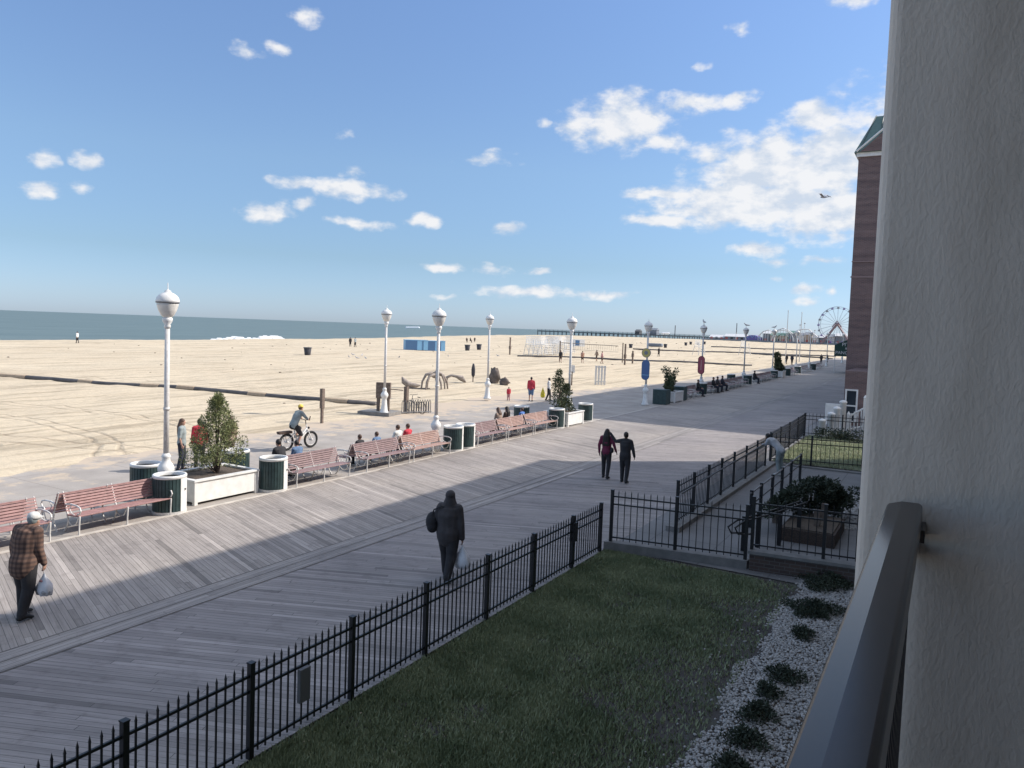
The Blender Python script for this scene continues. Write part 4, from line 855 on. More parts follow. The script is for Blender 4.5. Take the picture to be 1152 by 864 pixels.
# ------------------------------------------------------------------ lamp posts
def lamp_geo(nm='street_lamp'):
    o = thing(nm, '', 'lamp', (0, 0, 0), 0, 'white globe lamps along the boardwalk')
    MB().lathe([(.24, 0), (.24, .10), (.19, .16), (.15, .50), (.13, .72), (.12, .80), (.15, .86), (.20, .96), (.205, 1.04), (.17, 1.12), (.11, 1.20), (.10, 1.30), (.125, 1.33), (.10, 1.37), (.07, 1.42)], n=20).build('base', 'white', o, smooth=True)
    MB().lathe([(.070, 1.40), (.066, 2.8), (.062, 4.72)], n=16).lathe([(.08, 2.55), (.08, 2.62)], n=16).build('pole', 'white2', o, smooth=True)
    MB().lathe([(.07, 4.68), (.085, 4.74), (.07, 4.78), (.12, 4.86), (.13, 4.93), (.10, 4.97)], n=16).build('collar', 'white', o, smooth=True)
    MB().lathe([(.10, 4.96), (.16, 5.02), (.225, 5.15), (.262, 5.28), (.27, 5.36)], n=24).build('globe', 'globe', o, smooth=True)
    c_ = MB().lathe([(.288, 5.345), (.288, 5.40), (.268, 5.47), (.225, 5.53), (.15, 5.585), (.085, 5.61), (.075, 5.65), (.035, 5.67), (.012, 5.70), (.010, 5.84), (.002, 5.86)], n=24).build('cap', 'white', o, smooth=True)
    MB().lathe([(.288, 5.335), (.296, 5.35), (.288, 5.365)], n=24).build('ring', 'grey', c_, smooth=True)
    return o
LA = [(-17.55, 12.5, 'tallest-looking nearest white lamp behind the striped bin'), (-17.5, 24.45, 'second white boardwalk lamp, above the two adjoining bins'), (-17.5, 36.6, 'white lamp rising behind the twin-topped bush'),
      (-17.55, 48.6, 'white lamp carrying the yellow round and blue oval signs'), (-17.5, 61.6, 'white lamp carrying the red oval sign'), (-17.5, 76.5, 'white lamp next past the red oval sign, a gull on its top'),
      (-17.5, 90.5, 'white lamp behind the small far conifer'), (-17.5, 106, 'white lamp just past the small far conifer'), (-17.5, 117, 'white lamp nearest the far flagpoles'), (-17.5, 135, 'white lamp left of the green awning'), (-17.5, 156, 'farthest white lamp, close to the awning edge')]
LB = [(432, 466, 'white lamp on a concrete slab in the sand beside timber posts'), (548, 449.5, 'white lamp at the sand edge beside the boulders')]
lp = None
for i, (x, y, lab) in enumerate(LA):
    if lp is None: lp = lamp_geo(); o = lp; o.location = (x, y, gz(y)); o['label'] = lab
    else: o = dup(lp, (x, y, gz(y)), rnd.uniform(0, 3), lab)
for (px, py, lab) in LB:
    p = at(px, py-.5, .1); o = dup(lp, (p.x, p.y, p.z), 0, lab)
p = at(430, 466); tag(bevel(MB().box((0, 0, .06), (1.9, 1.5, .42), rz=R(12)).build('concrete_slab', 'concrete', loc=(p.x-.1, p.y-.1, p.z-.08))), 'low concrete slab under the lamp on the sand', 'slab')
for (px, y, lab) in ((884, 140, 'tall thin white flagpole at the far end, left one'), (899.5, 150, 'tall thin white flagpole at the far end, middle one')):
    q = at_depth(px, 400, y); tag(MB().lathe([(.09, 0), (.05, 9.2)], n=8).lathe([(.12, 9.2), (.02, 9.4)], n=8).build('flagpole', 'white2', loc=(q.x, y, gz(y))), lab, 'pole')
# lamp signs
def sign(name, lab, cat, x, y, z0, w, h, mt, em):
    o = thing(name, lab, cat, (x, y, z0)); rr = min(w, h)/2; pts = []
    for k in range(33):
        a = math.pi*2*k/32; pts.append((rr*math.cos(a), rr*math.sin(a)+(h/2-rr)*(1 if math.sin(a) >= 0 else -1)))
    pts = pts[:32]; n_ = len(pts)
    def pl(sc_, y0, y1): return [(a*sc_, y0, b_*(sc_ if h < w*1.1 else (1-(1-sc_)*w/h)) ) for a, b_ in pts]+[(a*sc_, y1, b_*(sc_ if h < w*1.1 else (1-(1-sc_)*w/h))) for a, b_ in pts]
    Fc = [tuple(range(n_)), tuple(range(2*n_-1, n_-1, -1))]+[(i, n_+i, n_+(i+1) % n_, (i+1) % n_) for i in range(n_)]
    MB().add(pl(1, -.02, .02), Fc).build('rim', em, o); MB().add(pl(.86, -.026, .026), Fc).build('panel', mt, o); return o
yb = 48.4; s1 = sign('round_sign', 'round yellow sign above the blue oval on the fourth lamp', 'sign', -17.55, yb, gz(yb)+3.55, .64, .64, 'yellow', 'fartan')
mb = MB().lathe([(.13, 0), (.13, .01)], n=14); e = mb.build('emblem', 'fargrey', s1); e.rotation_euler = (R(90), 0, 0); e.location = (0, -.028, .0)
s2 = sign('oval_sign', 'tall blue oval sign under the yellow round one', 'sign', -17.55, yb, gz(yb)+2.40, .56, 1.36, 'blue', 'bluedark')
MB().box2((-.26, -.032, -.36), (.26, -.027, -.32)).build('lettering_band', 'bluebox', s2)
yb = 61.4; s3 = sign('oval_sign', 'tall red oval sign on the fifth lamp pole', 'sign', -17.5, yb, gz(yb)+2.35, .56, 1.5, 'redsign', 'cl_mag'); MB().box2((-.05, -.032, -.4), (.05, -.027, .4)).build('lettering_band', 'cl_pink', s3)
# ------------------------------------------------------------------ people
def mirror(p): return Vector((-p[0], p[1], p[2]))
def stand_pose(stride=0., arm=0., lean=0., lknee=None, rknee=None):
    J = dict(pelvis=(0, 0, .93), waist=(0, lean*.3, 1.06), chest=(0, lean*.75, 1.26), neck=(0, lean, 1.45), head=(0, lean*1.15+.015, 1.60))
    for s_, n, f in ((-1, 'l', 1), (1, 'r', -1)):
        st = stride*f; ar = -arm*f
        J['hip'+n] = (s_*.09, 0, .90); J['knee'+n] = (s_*.10, st*.42+.03, .49); J['ankle'+n] = (s_*.10, st*.85-.02 if st > 0 else st*1.0-.04, .085 if st >= 0 else .085-st*.10)
        a = J['ankle'+n]; J['toe'+n] = (s_*.12, a[1]+.17, .035 if st >= 0 else .03)
        J['sh'+n] = (s_*.175, lean*.97, 1.40); J['el'+n] = (s_*.225, lean*.8+ar*.35-.02, 1.13); J['wr'+n] = (s_*.235, lean*.8+ar*.95+.03, .89); J['ha'+n] = (s_*.225, lean*.8+ar*1.1+.05, .80)
    return J
def sit_pose(lean=.0, h=.0, spread=.1):
    J = dict(pelvis=(0, 0, .56), waist=(0, .02+lean*.2, .68), chest=(0, .02+lean*.7, .88), neck=(0, .0+lean, 1.07), head=(0, .02+lean*1.15, 1.22))
    for s_, n in ((-1, 'l'), (1, 'r')):
        J['hip'+n] = (s_*.09, .03, .53); J['knee'+n] = (s_*spread, .44, .52); J['ankle'+n] = (s_*spread, .42, .10); J['toe'+n] = (s_*spread, .58, .04)
        J['sh'+n] = (s_*.17, lean*.97, 1.02); J['el'+n] = (s_*.21, lean*.8+.08, .78); J['wr'+n] = (s_*.14, .30, .66); J['ha'+n] = (s_*.12, .38, .64)
    return J
def person(label, loc, face, J, top='cl_grey', legs='cl_navy', hair='hair', H=1.72, skin='skin', vox=.016, shoes='rubber', bulk=1.0, longhair=False, cap=None, shorts=False, bare_arms=False, hood=False, group=None, fem=False, detail=False, coat=0., hairlen=.35, hem=None):
    o = thing('person', label, 'person', loc, face, group); k = H/1.72; o.scale = (k, k, k)
    J = {a: Vector(b_) for a, b_ in J.items()}; up = (J['neck']-J['pelvis']).normalized()
    side = Vector((1, 0, 0)); fwd = up.cross(side)*-1
    if fwd.y < 0: fwd = -fwd
    b = MB(); hw = .165 if fem else .185
    def torso(mb, g, z0=0.):
        P = [J['pelvis']-up*.06*(1 if z0 == 0 else 0)-up*z0, J['pelvis'], J['waist'], J['chest'], J['shl'].lerp(J['shr'], .5)+up*.0, J['neck']-up*.02]
        Rr = [(.15+g, .115+g), (.165+g, .125+g), ((.135 if fem else .15)+g, .105+g), (.165+g, .125+g), (hw-.02+g, .095+g), (.062+g*.6, .062+g*.6)]
        Rr = [(a*bulk, c_*bulk) for a, c_ in Rr]; mb.tube(P, Rr, 14, up=(1, 0, 0))
        mb.tube([J['shl'], J['shl'].lerp(J['shr'], .5)+up*.03, J['shr']], [.062+g, .072+g, .062+g], 10)
    torso(b, 0)
    b.tube([J['neck']-up*.05, J['head']-Vector((0, 0, .05))], [.055, .052], 10)
    hd = (J['head']-J['neck']).normalized(); b.ball(J['head'], (.074, .092, .112), 16, 12); b.ball(J['head']+Vector((0, .03, -.06)), (.052, .058, .055), 10, 8)
    b.ball(J['head']+Vector((0, .095, -.015)), (.012, .018, .022), 6, 5)
    for s_ in (-1, 1): b.ball(J['head']+Vector((s_*.075, 0, -.01)), (.010, .018, .028), 6, 5)
    for n, s_ in (('l', -1), ('r', 1)):
        b.tube([J['sh'+n], J['sh'+n].lerp(J['el'+n], .5), J['el'+n]], [.055*bulk, .048*bulk, .038], 10); b.tube([J['el'+n], J['el'+n].lerp(J['wr'+n], .4), J['wr'+n]], [.038, .036, .026], 10)
        d = (J['ha'+n]-J['wr'+n]); L = d.length; d = d.normalized() if L > 1e-6 else Vector((0, 0, -1)); b.tube([J['wr'+n], J['wr'+n]+d*.05, J['wr'+n]+d*.085], [(.024, .026), (.017, .038), (.014, .036)], 8, up=(1, 0, 0))
        ax = d.cross(Vector((1, 0, 0))); ax = ax.normalized() if ax.length > .2 else Vector((0, 1, 0)); inn = Vector((-s_, 0, 0))
        for q, (off, fl) in enumerate(((-.029, .062), (-.010, .072), (.010, .070), (.029, .056))):
            p0 = J['wr'+n]+d*.08+ax*off; b.tube([p0, p0+d*fl*.5+inn*.008, p0+d*fl*.85+inn*.028], [.009, .0085, .007], 6)
        p0 = J['wr'+n]+d*.03-ax*.028; b.tube([p0, p0+d*.03-ax*.022+inn*.012, p0+d*.06-ax*.026+inn*.025], [.011, .010, .008], 6)
        b.tube([J['hip'+n], J['hip'+n].lerp(J['knee'+n], .5), J['knee'+n]], [.088*bulk, .075*bulk, .052], 12); b.tube([J['knee'+n], J['knee'+n].lerp(J['ankle'+n], .35), J['ankle'+n]], [.052, .052, .036], 12)
        b.tube([J['ankle'+n], J['ankle'+n].lerp(J['toe'+n], .6), J['toe'+n]], [(.036, .036), (.040, .03), (.038, .022)], 8, up=(1, 0, 0))
    ob = b.build('body', skin, o); remesh(ob, .0085 if detail else vox, 2)
    # clothes
    c_ = MB(); torso(c_, .018, coat)
    if hem: c_.tube([J['pelvis']+up*.05, J['pelvis']-up*hem], [(.17*bulk, .13*bulk), (.19*bulk, .15*bulk)], 14, up=(1, 0, 0))
    for n in 'lr':
        end = J['el'+n] if bare_arms else J['wr'+n]; m1 = J['sh'+n].lerp(J['el'+n], .5)
        c_.tube([J['sh'+n], m1, J['el'+n]], [.072*bulk, .064*bulk, .054*bulk], 10)
        if not bare_arms: c_.tube([J['el'+n], J['wr'+n]], [.054*bulk, .040*bulk], 10)
    if hood: c_.tube([J['neck']-up*.04, J['head']-Vector((0, .01, .02)), J['head']+Vector((0, -.015, .05))], [(.10, .10), (.098, .115), (.085, .10)], 12, up=(1, 0, 0)); c_.ball(J['head']+Vector((0, -.02, .05)), (.095, .11, .095), 12, 9); c_.tube([J['head']-Vector((0, .02, .05)), J['neck']-up*.02, J['shl'].lerp(J['shr'], .5)-up*.07], [(.11, .11), (.165, .135), (.24, .15)], 14, up=(1, 0, 0))
    remesh(c_.build('jacket', top, o), vox, 3)
    c_ = MB(); c_.tube([J['waist']-up*.02, J['pelvis'], J['pelvis']-up*.07], [(.155*bulk, .125*bulk), (.178*bulk, .142*bulk), (.155*bulk, .13*bulk)], 14, up=(1, 0, 0))
    for n in 'lr':
        c_.tube([J['hip'+n], J['hip'+n].lerp(J['knee'+n], .5), J['knee'+n]], [.105*bulk, .092*bulk, .075*bulk], 12)
        if not shorts: c_.tube([J['knee'+n], J['knee'+n].lerp(J['ankle'+n], .5), J['ankle'+n]+Vector((0, 0, .01))], [.075*bulk, .066*bulk, .056*bulk], 12)
    remesh(c_.build('shorts' if shorts else 'trousers', legs, o), vox, 3)
    for n in 'lr':
        m = MB().tube([J['ankle'+n]-Vector((0, .04, .03)), J['ankle'+n].lerp(J['toe'+n], .6)+Vector((0, 0, .005)), J['toe'+n]], [(.046, .045), (.050, .036), (.046, .026)], 10, up=(1, 0, 0)); m.build('shoe', shoes, o, smooth=True)
    if hair and not hood:
        hm = MB(); hm.ball(J['head']+Vector((0, -.012, .022)), (.084, .098, .105), 14, 10)
        if longhair: hm.tube([J['head']+Vector((0, -.03, .02)), J['neck']+Vector((0, -.075, .0)), J['neck']+Vector((0, -.10, -hairlen))], [(.092, .08), (.135, .07), (.13, .035)], 12, up=(1, 0, 0))
        remesh(hm.build('hair', hair, o), vox, 2)
    if cap:
        MB().lathe([(.094, 0), (.097, .03), (.085, .075), (.05, .105), (.005, .118)], (J['head'].x, J['head'].y-.005, J['head'].z+.025), 18).tube([J['head']+Vector((0, .08, .04)), J['head']+Vector((0, .15, .03))], [(.07, .008), (.05, .006)], 10, up=(1, 0, 0)).build('cap', cap, o, smooth=True)
    if detail:
        for s_ in (-1, 1): MB().ball(J['head']+Vector((s_*.03, .086, .012)), (.011, .007, .007), 8, 6).build('eye', 'bindark', o)
        MB().tube([J['head']+Vector((-.02, .088, -.052)), J['head']+Vector((0, .094, -.054)), J['head']+Vector((.02, .088, -.052))], .004, 5).build('mouth', 'cl_pink', o)
    return o
def plastic_bag(label, loc, w, h, name='carrier_bag', mt='bag', content=None):
    o = thing(name, label, 'bag', loc); r = np.random.RandomState(3); mb = MB(); n = 16; vs = []; prof = [(.01, 0), (.018, -.05), (.3, -.22), (.8, -.5), (1, -.75), (.9, -.95), (.4, -1)]
    for (rr, z) in prof:
        for j in range(n):
            a = 2*math.pi*j/n; q = 1+.16*math.sin(j*2.7+z*9)+.07*r.normal(); vs.append((rr*w*math.cos(a)*q, rr*w*.6*math.sin(a)*q, z*h))
    k = len(prof); mb.add(vs, [(i*n+j, i*n+(j+1) % n, (i+1)*n+(j+1) % n, (i+1)*n+j) for i in range(k-1) for j in range(n)]+[tuple(range(n-1, -1, -1)), tuple(range((k-1)*n, k*n))])
    mb.build('bag_body', mt, o, smooth=True)
    if content: MB().ball((0, 0, -.80*h), (w*.97, w*.62, h*.16), 12, 8).build('contents', content, o, smooth=True); MB().ball((0, -w*.1, -.38*h), (w*.42, w*.34, h*.07), 10, 6).build('print', 'cl_pink', o, smooth=True)
    else: MB().tube([(-.015, 0, -.06), (0, 0, .03), (.015, 0, -.06)], .006, 5).build('handle', mt, o)
    return o
def hand_world(o, J, n):
    k = o.scale.x; v = Vector(J[n])*k; c_, s_ = math.cos(o.rotation_euler.z), math.sin(o.rotation_euler.z); return Vector((v.x*c_-v.y*s_+o.location.x, v.x*s_+v.y*c_+o.location.y, v.z+o.location.z))
NORTH = math.pi
# man in plaid
p = at(27, 695); J = stand_pose(.10, .05, .08); J['neck'] = (.02, .10, 1.43); J['head'] = (.04, .15, 1.55); J['har'] = (.25, .14, .80); J['wrr'] = (.255, .13, .88)
o = person('man in brown plaid jacket and white cap at the left edge', p, R(16), J, 'plaid', 'cl_black', 'cl_grey', 1.76, vox=.013, cap='cl_white', bulk=1.28, detail=True, coat=.14)
h = hand_world(o, J, 'har'); plastic_bag('clear plastic bag of groceries held by the man in the plaid jacket', h+Vector((0, 0, -.06)), .17, .40, content='cl_lgrey')
# hooded woman
p = at(503, 652); J = stand_pose(.22, .03, .03); J['har'] = (.27, .06, .74); J['wrr'] = (.27, .04, .83); J['elr'] = (.25, 0, 1.11); J['ell'] = (-.27, .0, 1.14); J['wrl'] = (-.26, .13, 1.03); J['hal'] = (-.20, .20, 1.03)
o = person('person in a dark hooded jacket with a shoulder bag walking alone', p, R(12), J, 'cl_char', 'cl_black', 'hair', 1.76, vox=.013, hood=True, bulk=1.36, detail=True, coat=.12)
h = hand_world(o, J, 'har'); plastic_bag('white plastic carrier bag held by the person in the dark hood', h+Vector((0, 0, -.02)), .18, .50)
hb_ = thing('shoulder_bag', 'dark rounded shoulder bag at the left side of the hooded person', 'bag', (o.location.x-.34, o.location.y-.08, 1.13)); remesh(MB().ball((0, 0, 0), (.13, .15, .20)).ball((.02, -.02, -.1), (.11, .13, .12)).build('bag_body', 'cl_black', hb_), .015)
MB().tube([(.0, .0, .15), (.10, -.10, .27), (.24, -.05, .34), (.32, .0, .33)], .014, 6).build('strap', 'cl_black', hb_)
# couple
p = at(681, 538); J = stand_pose(.12, .10); J['ell'] = (-.25, -.05, 1.15); J['wrr'] = (.33, .02, .96); J['elr'] = (.27, -.05, 1.18); J['har'] = (.36, .05, .88)
o = person('woman with long black hair in a magenta top walking beside her companion', p, R(8), J, 'cl_mag', 'cl_black', 'hair', 1.70, 'skin_dark', .014, fem=True, longhair=True, hairlen=.30, detail=True)
hbg = tag(remesh(MB().ball((0, 0, 0), (.07, .08, .10)).tube([(0, 0, .08), (-.1, .0, .3), (-.25, 0, .5)], .01, 5).build('hip_bag', 'cl_black', loc=(o.location.x+.19, o.location.y, o.location.z+.98)), .012), 'small black hip bag on the woman in magenta', 'bag')
p = at(702, 543); J = stand_pose(.11, .06); J['ell'] = (-.36, .04, 1.36); J['wrl'] = (-.56, .06, 1.62); J['hal'] = (-.62, .07, 1.70); J['elr'] = (.27, -.02, 1.13); J['wrr'] = (.30, .06, .90); J['har'] = (.30, .09, .81)
person('person all in black reaching one arm up behind the woman in magenta', p, R(6), J, 'cl_black', 'cl_black', 'hair', 1.70, 'skin_dark', .014, bulk=1.08, detail=True)
# person leaning on ramp fence
p = at(867, 532, .05); J = stand_pose(0, 0, 0); J.update(waist=(0, .12, 1.05), chest=(0, .30, 1.19), neck=(0, .46, 1.28), head=(0, .56, 1.36), shl=(-.17, .42, 1.24), shr=(.17, .42, 1.24), ell=(-.2, .50, 1.06), elr=(.2, .50, 1.06), wrl=(-.1, .70, 1.05), wrr=(.1, .70, 1.05), hal=(-.05, .78, 1.05), har=(.05, .78, 1.05))
p = Vector((-5.05, p.y, gz(p.y)))
person('person in a light grey top leaning on the ramp fence', p, R(68), J, 'cl_lgrey', 'cl_grey', 'hair', 1.7, 'skin_dark', .016, shoes='cl_white')
# standing group behind near conifer
p = at(204, 530); J = stand_pose(.04, .03)
person('woman with long dark hair in a grey top left of the near conifer', p, R(-50), J, 'cl_grey', 'cl_navy', 'hairb', 1.72, fem=True, longhair=True, bare_arms=True, hairlen=.22)
p = at(224, 527); person('person in a red top mostly hidden by the near conifer', p, R(60), stand_pose(.03), 'cl_red', 'cl_black', 'hair', 1.66)
p = at(258, 523); person('person in brown mostly hidden by the right side of the near conifer', p, R(80), stand_pose(.03), 'cl_tan', 'cl_brown', 'hairb', 1.7, longhair=True)
# seated on the sand-facing sides
def sitter(label, y, top, hair='hair', H=1.7, legs='cl_navy', lean=0., x=None, face=R(90), skin='skin', longhair=False, dz=0, **k):
    return person(label, (XB+.36 if x is None else x, y, gz(y)+dz), face, sit_pose(lean), top, legs, hair, H, skin, .018, longhair=longhair, **k)
sitter('person in a black jacket sitting hunched on the bench below the cyclist', 16.55, 'cl_black', lean=.18, bulk=1.1)
sitter('person in blue beside the one in black below the cyclist', 17.30, 'cl_jean', 'hair', lean=.2, H=1.55)
KY = [(20.05, 'cl_black', 'hairb', 1.45, 'boy in black, leftmost of four children seated facing the sand'), (20.95, 'cl_jean', 'hairb', 1.45, 'child in blue, second from left of four seated children'), (22.15, 'cl_white', 'hairb', 1.62, 'child in white, third from left of four seated children'), (22.75, 'cl_red', 'hairb', 1.60, 'child in red, rightmost of four seated children')]
for y, c_, hr_, H_, lab in KY: sitter(lab, y, c_, hr_, H_, dz=.0)
sitter('brown-haired person huddled on the left of the couple on the sand side', 29.6, 'cl_tan', 'hairb', lean=.12, longhair=True, bulk=1.1); sitter('dark-haired person huddled on the right of the couple', 30.25, 'cl_brown', 'hair', lean=.05, longhair=True)
sitter('person in bright blue sitting right of the huddled couple', 31.6, 'cl_blue', 'hairb', 1.5)
bagp = tag(remesh(MB().ball((0, 0, .14), (.2, .2, .16)).ball((.05, .1, .25), .1).build('bag', 'cl_lgrey', loc=(XB+.15, 28.6, gz(28)+.45)), .02), 'pale grey bag resting on the bench left of the huddled couple', 'bag')
sitter('person in dark clothes sitting at the near end of the shaded benches', 58.8, 'cl_black', 'hairb', x=XF+.02-.30, face=R(-90)); p = at(783, 447)
sitter('left of two dark-clothed sitters under the red oval sign', 63.3, 'cl_black', x=XF-.3, face=R(-90)); sitter('right of two dark-clothed sitters under the red oval sign', 64.6, 'cl_char', x=XF-.3, face=R(-90))
sitter('third dark-clothed sitter past the red oval sign', 66.2, 'cl_navy', x=XF-.3, face=R(-90))
sitter('lone dark-clothed sitter halfway along the shaded benches', 78.8, 'cl_black', x=XF-.3, face=R(-90), bulk=1.2)
# strollers on path and beach
p = at(597, 451.5); person('man in a red jacket and blue shorts walking at the sand edge', p, R(25), stand_pose(.08), 'cl_red', 'cl_jean', 'hair', 1.66, shorts=True, bulk=1.15, vox=.02)
p = at(617, 451); J = stand_pose(.14, .08); o = person('woman in a cream top walking with a yellow bag at the sand edge', p, R(-70), J, 'cl_white', 'cl_black', 'hair', 1.6, 'skin_dark', .02, fem=True)
plastic_bag('yellow bag carried by the woman in the cream top', (o.location.x-.28, o.location.y-.35, 1.1), .16, .75, mt='cl_yellow')
p = at(572, 450.5); person('toddler in pink and red playing at the sand edge', p, R(40), stand_pose(.12, .1), 'cl_red', 'cl_pink', 'hairb', .92, vox=.03, bulk=1.25)
PLY = [(630.5, 408, 'cl_black', 'beach player in black nearest the left net post'), (655, 408.5, 'skin', 'bare-chested beach player in the middle of the net'), (671, 406.5, 'cl_tan', 'beach player in tan, left of the right-hand pair'), (677, 409, 'cl_pink', 'beach player in pale pink at the right of the net')]
for px, py, c_, lab in PLY:
    p = at(px, py, .05); person(lab, p, R(rnd.uniform(0, 360)), stand_pose(.15, .2), c_, 'cl_brown', 'hair', 1.75, vox=.035, shorts=True, group='beach volleyball players')
FARP = [(394, 390, 'cl_black', 'dark-clothed person standing by the breaking wave'), (399.5, 390.5, 'cl_grey', 'person in grey right of the one in black by the wave'), (525, 385.5, 'cl_brown', 'leftmost of three people sitting near the far bins'), (529, 385.5, 'cl_black', 'middle one of three people sitting near the far bins'), (534, 385, 'cl_char', 'rightmost of three people sitting near the far bins'),
        (884.7, 409.5, 'cl_black', 'left walker on the far sand before the flagpoles'), (890.7, 410.5, 'cl_navy', 'right walker on the far sand before the flagpoles'), (923.6, 409.5, 'cl_char', 'left of two walkers near the green awning'), (930.4, 410, 'cl_black', 'right of two walkers near the green awning'), (87, 386, 'cl_white', 'tiny figure in white at the water edge far left'), (741, 401, 'cl_black', 'dark figure standing far behind the blue oval sign')]
for i, (px, py, c_, lab) in enumerate(FARP):
    p = at(px, py, .2 if px < 560 else .05)
    person(lab, p, R(rnd.uniform(0, 360)), sit_pose() if 'sitting' in lab else stand_pose(.1, .1), c_, 'cl_black', 'hair', 1.75, vox=.045)
# cyclist and bicycle
pa, pb_ = at(323, 507), at(348.5, 503.5); d = pb_-pa; ang = math.atan2(d.y, d.x)-R(90); mid = (pa+pb_)/2
bk = thing('bicycle', 'white fat-tyred electric bicycle ridden along the path', 'bicycle', (mid.x, mid.y, gz(mid.y)), ang); WB = .58; RW = .335
for y in (-WB, WB):
    wv = MB(); n = 30
    for k in range(n):
        a0, a1 = 2*math.pi*k/n, 2*math.pi*(k+1)/n
        wv.tube([(0, y+math.cos(a0)*(RW-.045), RW+math.sin(a0)*(RW-.045)), (0, y+math.cos(a1)*(RW-.045), RW+math.sin(a1)*(RW-.045))], .045, 8, rcap=False)
    w_ = wv.build('wheel', 'rubber', bk, smooth=True)
    rm = MB()
    for k in range(n):
        a0, a1 = 2*math.pi*k/n, 2*math.pi*(k+1)/n; rm.tube([(0, y+math.cos(a0)*(RW-.10), RW+math.sin(a0)*(RW-.10)), (0, y+math.cos(a1)*(RW-.10), RW+math.sin(a1)*(RW-.10))], .016, 5, rcap=False)
    for k in range(12): a0 = 2*math.pi*k/12; rm.tube([(0, y, RW), (0, y+math.cos(a0)*(RW-.1), RW+math.sin(a0)*(RW-.1))], .004, 4)
    rm.tube([(-.06, y, RW), (.06, y, RW)], .05, 8); rm.build('rim', 'white2', w_)
fr = MB(); fr.tube([(0, .36, .78), (0, -.02, .42), (0, -.10, .30)], [.035, .04, .045], 8).tube([(0, .38, .66), (0, .0, .33)], .028, 8).tube([(0, -.08, .30), (0, -.24, .80)], .022, 8)
for x in (-.06, .06): fr.tube([(x*.5, -.08, .30), (x, -WB, RW)], .014, 6).tube([(x*.4, -.2, .66), (x, -WB, RW)], .012, 6).tube([(x, .40, .70), (x, WB, RW)], .02, 6)
fr.tube([(-.06, .40, .70), (.06, .40, .70)], .02, 6).tube([(0, .41, .68), (0, .34, .92)], .024, 8); fr.build('frame', 'white', bk, smooth=True)
MB().tube([(0, .34, .90), (0, .30, 1.12)], .016, 6).tube([(-.30, .16, 1.17), (-.18, .28, 1.14), (0, .30, 1.12), (.18, .28, 1.14), (.30, .16, 1.17)], .014, 6).tube([(.24, .30, 1.14), (.26, .32, 1.28)], .02, 6).build('handlebar', 'black', bk)
MB().tube([(0, -.36, .86), (0, -.18, .87), (0, -.08, .865)], [(.09, .03), (.07, .03), (.025, .02)], 8, up=(1, 0, 0)).build('saddle', 'rubber', bk)
MB().box2((-.08, -.95, .66), (.08, -.36, .69)).box2((-.09, -.97, .69), (.09, -.38, .76)).tube([(-.07, -.62, .36), (-.07, -.72, .66)], .01, 5).tube([(.07, -.62, .36), (.07, -.72, .66)], .01, 5).build('rear_rack', 'cl_brown', bk)
MB().tube([(-.10, -.08, .30), (.10, -.08, .30)], .018, 6).box2((.07, -.14, .14), (.15, -.04, .17)).box2((-.15, -.12, .43), (-.07, -.02, .46)).tube([(.08, -.08, .3), (.08, -.09, .16)], .012, 5).tube([(-.08, -.08, .3), (-.08, -.07, .44)], .012, 5).build('crank', 'grey', bk)
MB().ball((0, .46, .80), (.05, .05, .05), 8, 6).build('headlight', 'black', bk)
J = dict(pelvis=(0, -.26, .98), waist=(0, -.20, 1.10), chest=(0, -.10, 1.30), neck=(0, .01, 1.48), head=(0, .07, 1.61))
for s_, n in ((-1, 'l'), (1, 'r')):
    J['sh'+n] = (s_*.17, 0, 1.42); J['el'+n] = (s_*.24, .14, 1.24); J['wr'+n] = (s_*.24, .22, 1.19); J['ha'+n] = (s_*.24, .28, 1.16); J['hip'+n] = (s_*.09, -.24, .94)
    J['knee'+n] = (s_*.11, .12 if s_ < 0 else .02, .80 if s_ < 0 else .58); J['ankle'+n] = (s_*.11, -.05 if s_ < 0 else -.12, .54 if s_ < 0 else .24); J['toe'+n] = (s_*.11, J['ankle'+n][1]+.16, J['ankle'+n][2]-.06)
o = person('cyclist in a pale grey hoodie, black shorts and yellow helmet', (mid.x, mid.y, gz(mid.y)), ang, J, 'cl_grey', 'cl_black', 'hairb', 1.72, vox=.016, shorts=True, bulk=1.06, shoes='cl_black')
MB().lathe([(.105, 0), (.108, .03), (.09, .08), (.05, .11), (.005, .12)], (0, .06, 1.64), 18).build('helmet', 'helmet', o, smooth=True)

# ------------------------------------------------------------------ beach things
def beach_line(name, pts, rad, mt, label, joints=0, dz=.06):
    P = [at(px, py, 0)+Vector((0, 0, dz)) for px, py in pts]
    for p_ in P: p_.z = ground_z(p_.x, p_.y)+dz
    o = thing(name, label, 'pipe', tuple(P[0])); mb = MB(); D = []
    for a, b_ in zip(P[:-1], P[1:]):
        n = max(1, int((b_-a).length/2.5))
        for k in range(n): D.append(a.lerp(b_, k/n))
    D.append(P[-1]); 
    for q in D: q.z = ground_z(q.x, q.y)+dz
    mb.tube([q-P[0] for q in D], rad, 8, rcap=False); mb.build('pipe', mt, o, smooth=True)
    if joints:
        for k in range(joints):
            i = int((k+.5)/joints*(len(D)-1)); a, b_ = D[i]-P[0], D[i+1]-P[0]; MB().tube([a, a.lerp(b_, .5)], rad*1.12, 8, rcap=False).build('sleeve', 'tanjoint', o)
    return o
beach_line('dredge_pipe', [(-60, 419.5), (0, 424), (60, 428), (120, 433), (200, 438.5), (280, 444.5), (362, 451.5), (423, 457)], .17, 'pipe', 'long dark pipe lying across the sand with tan joints', 7, .05)
beach_line('dredge_pipe', [(582, 401), (640, 402.8), (700, 405.5), (760, 408), (846, 412)], .20, 'pipe', 'dark pipe low on the sand behind the volleyball net', 0, .05)
beach_line('dredge_pipe', [(712, 393.5), (800, 396.5), (880, 399.5), (940, 401.5)], .22, 'pipe', 'middle of three far dark lines on the sand', 0, .1)
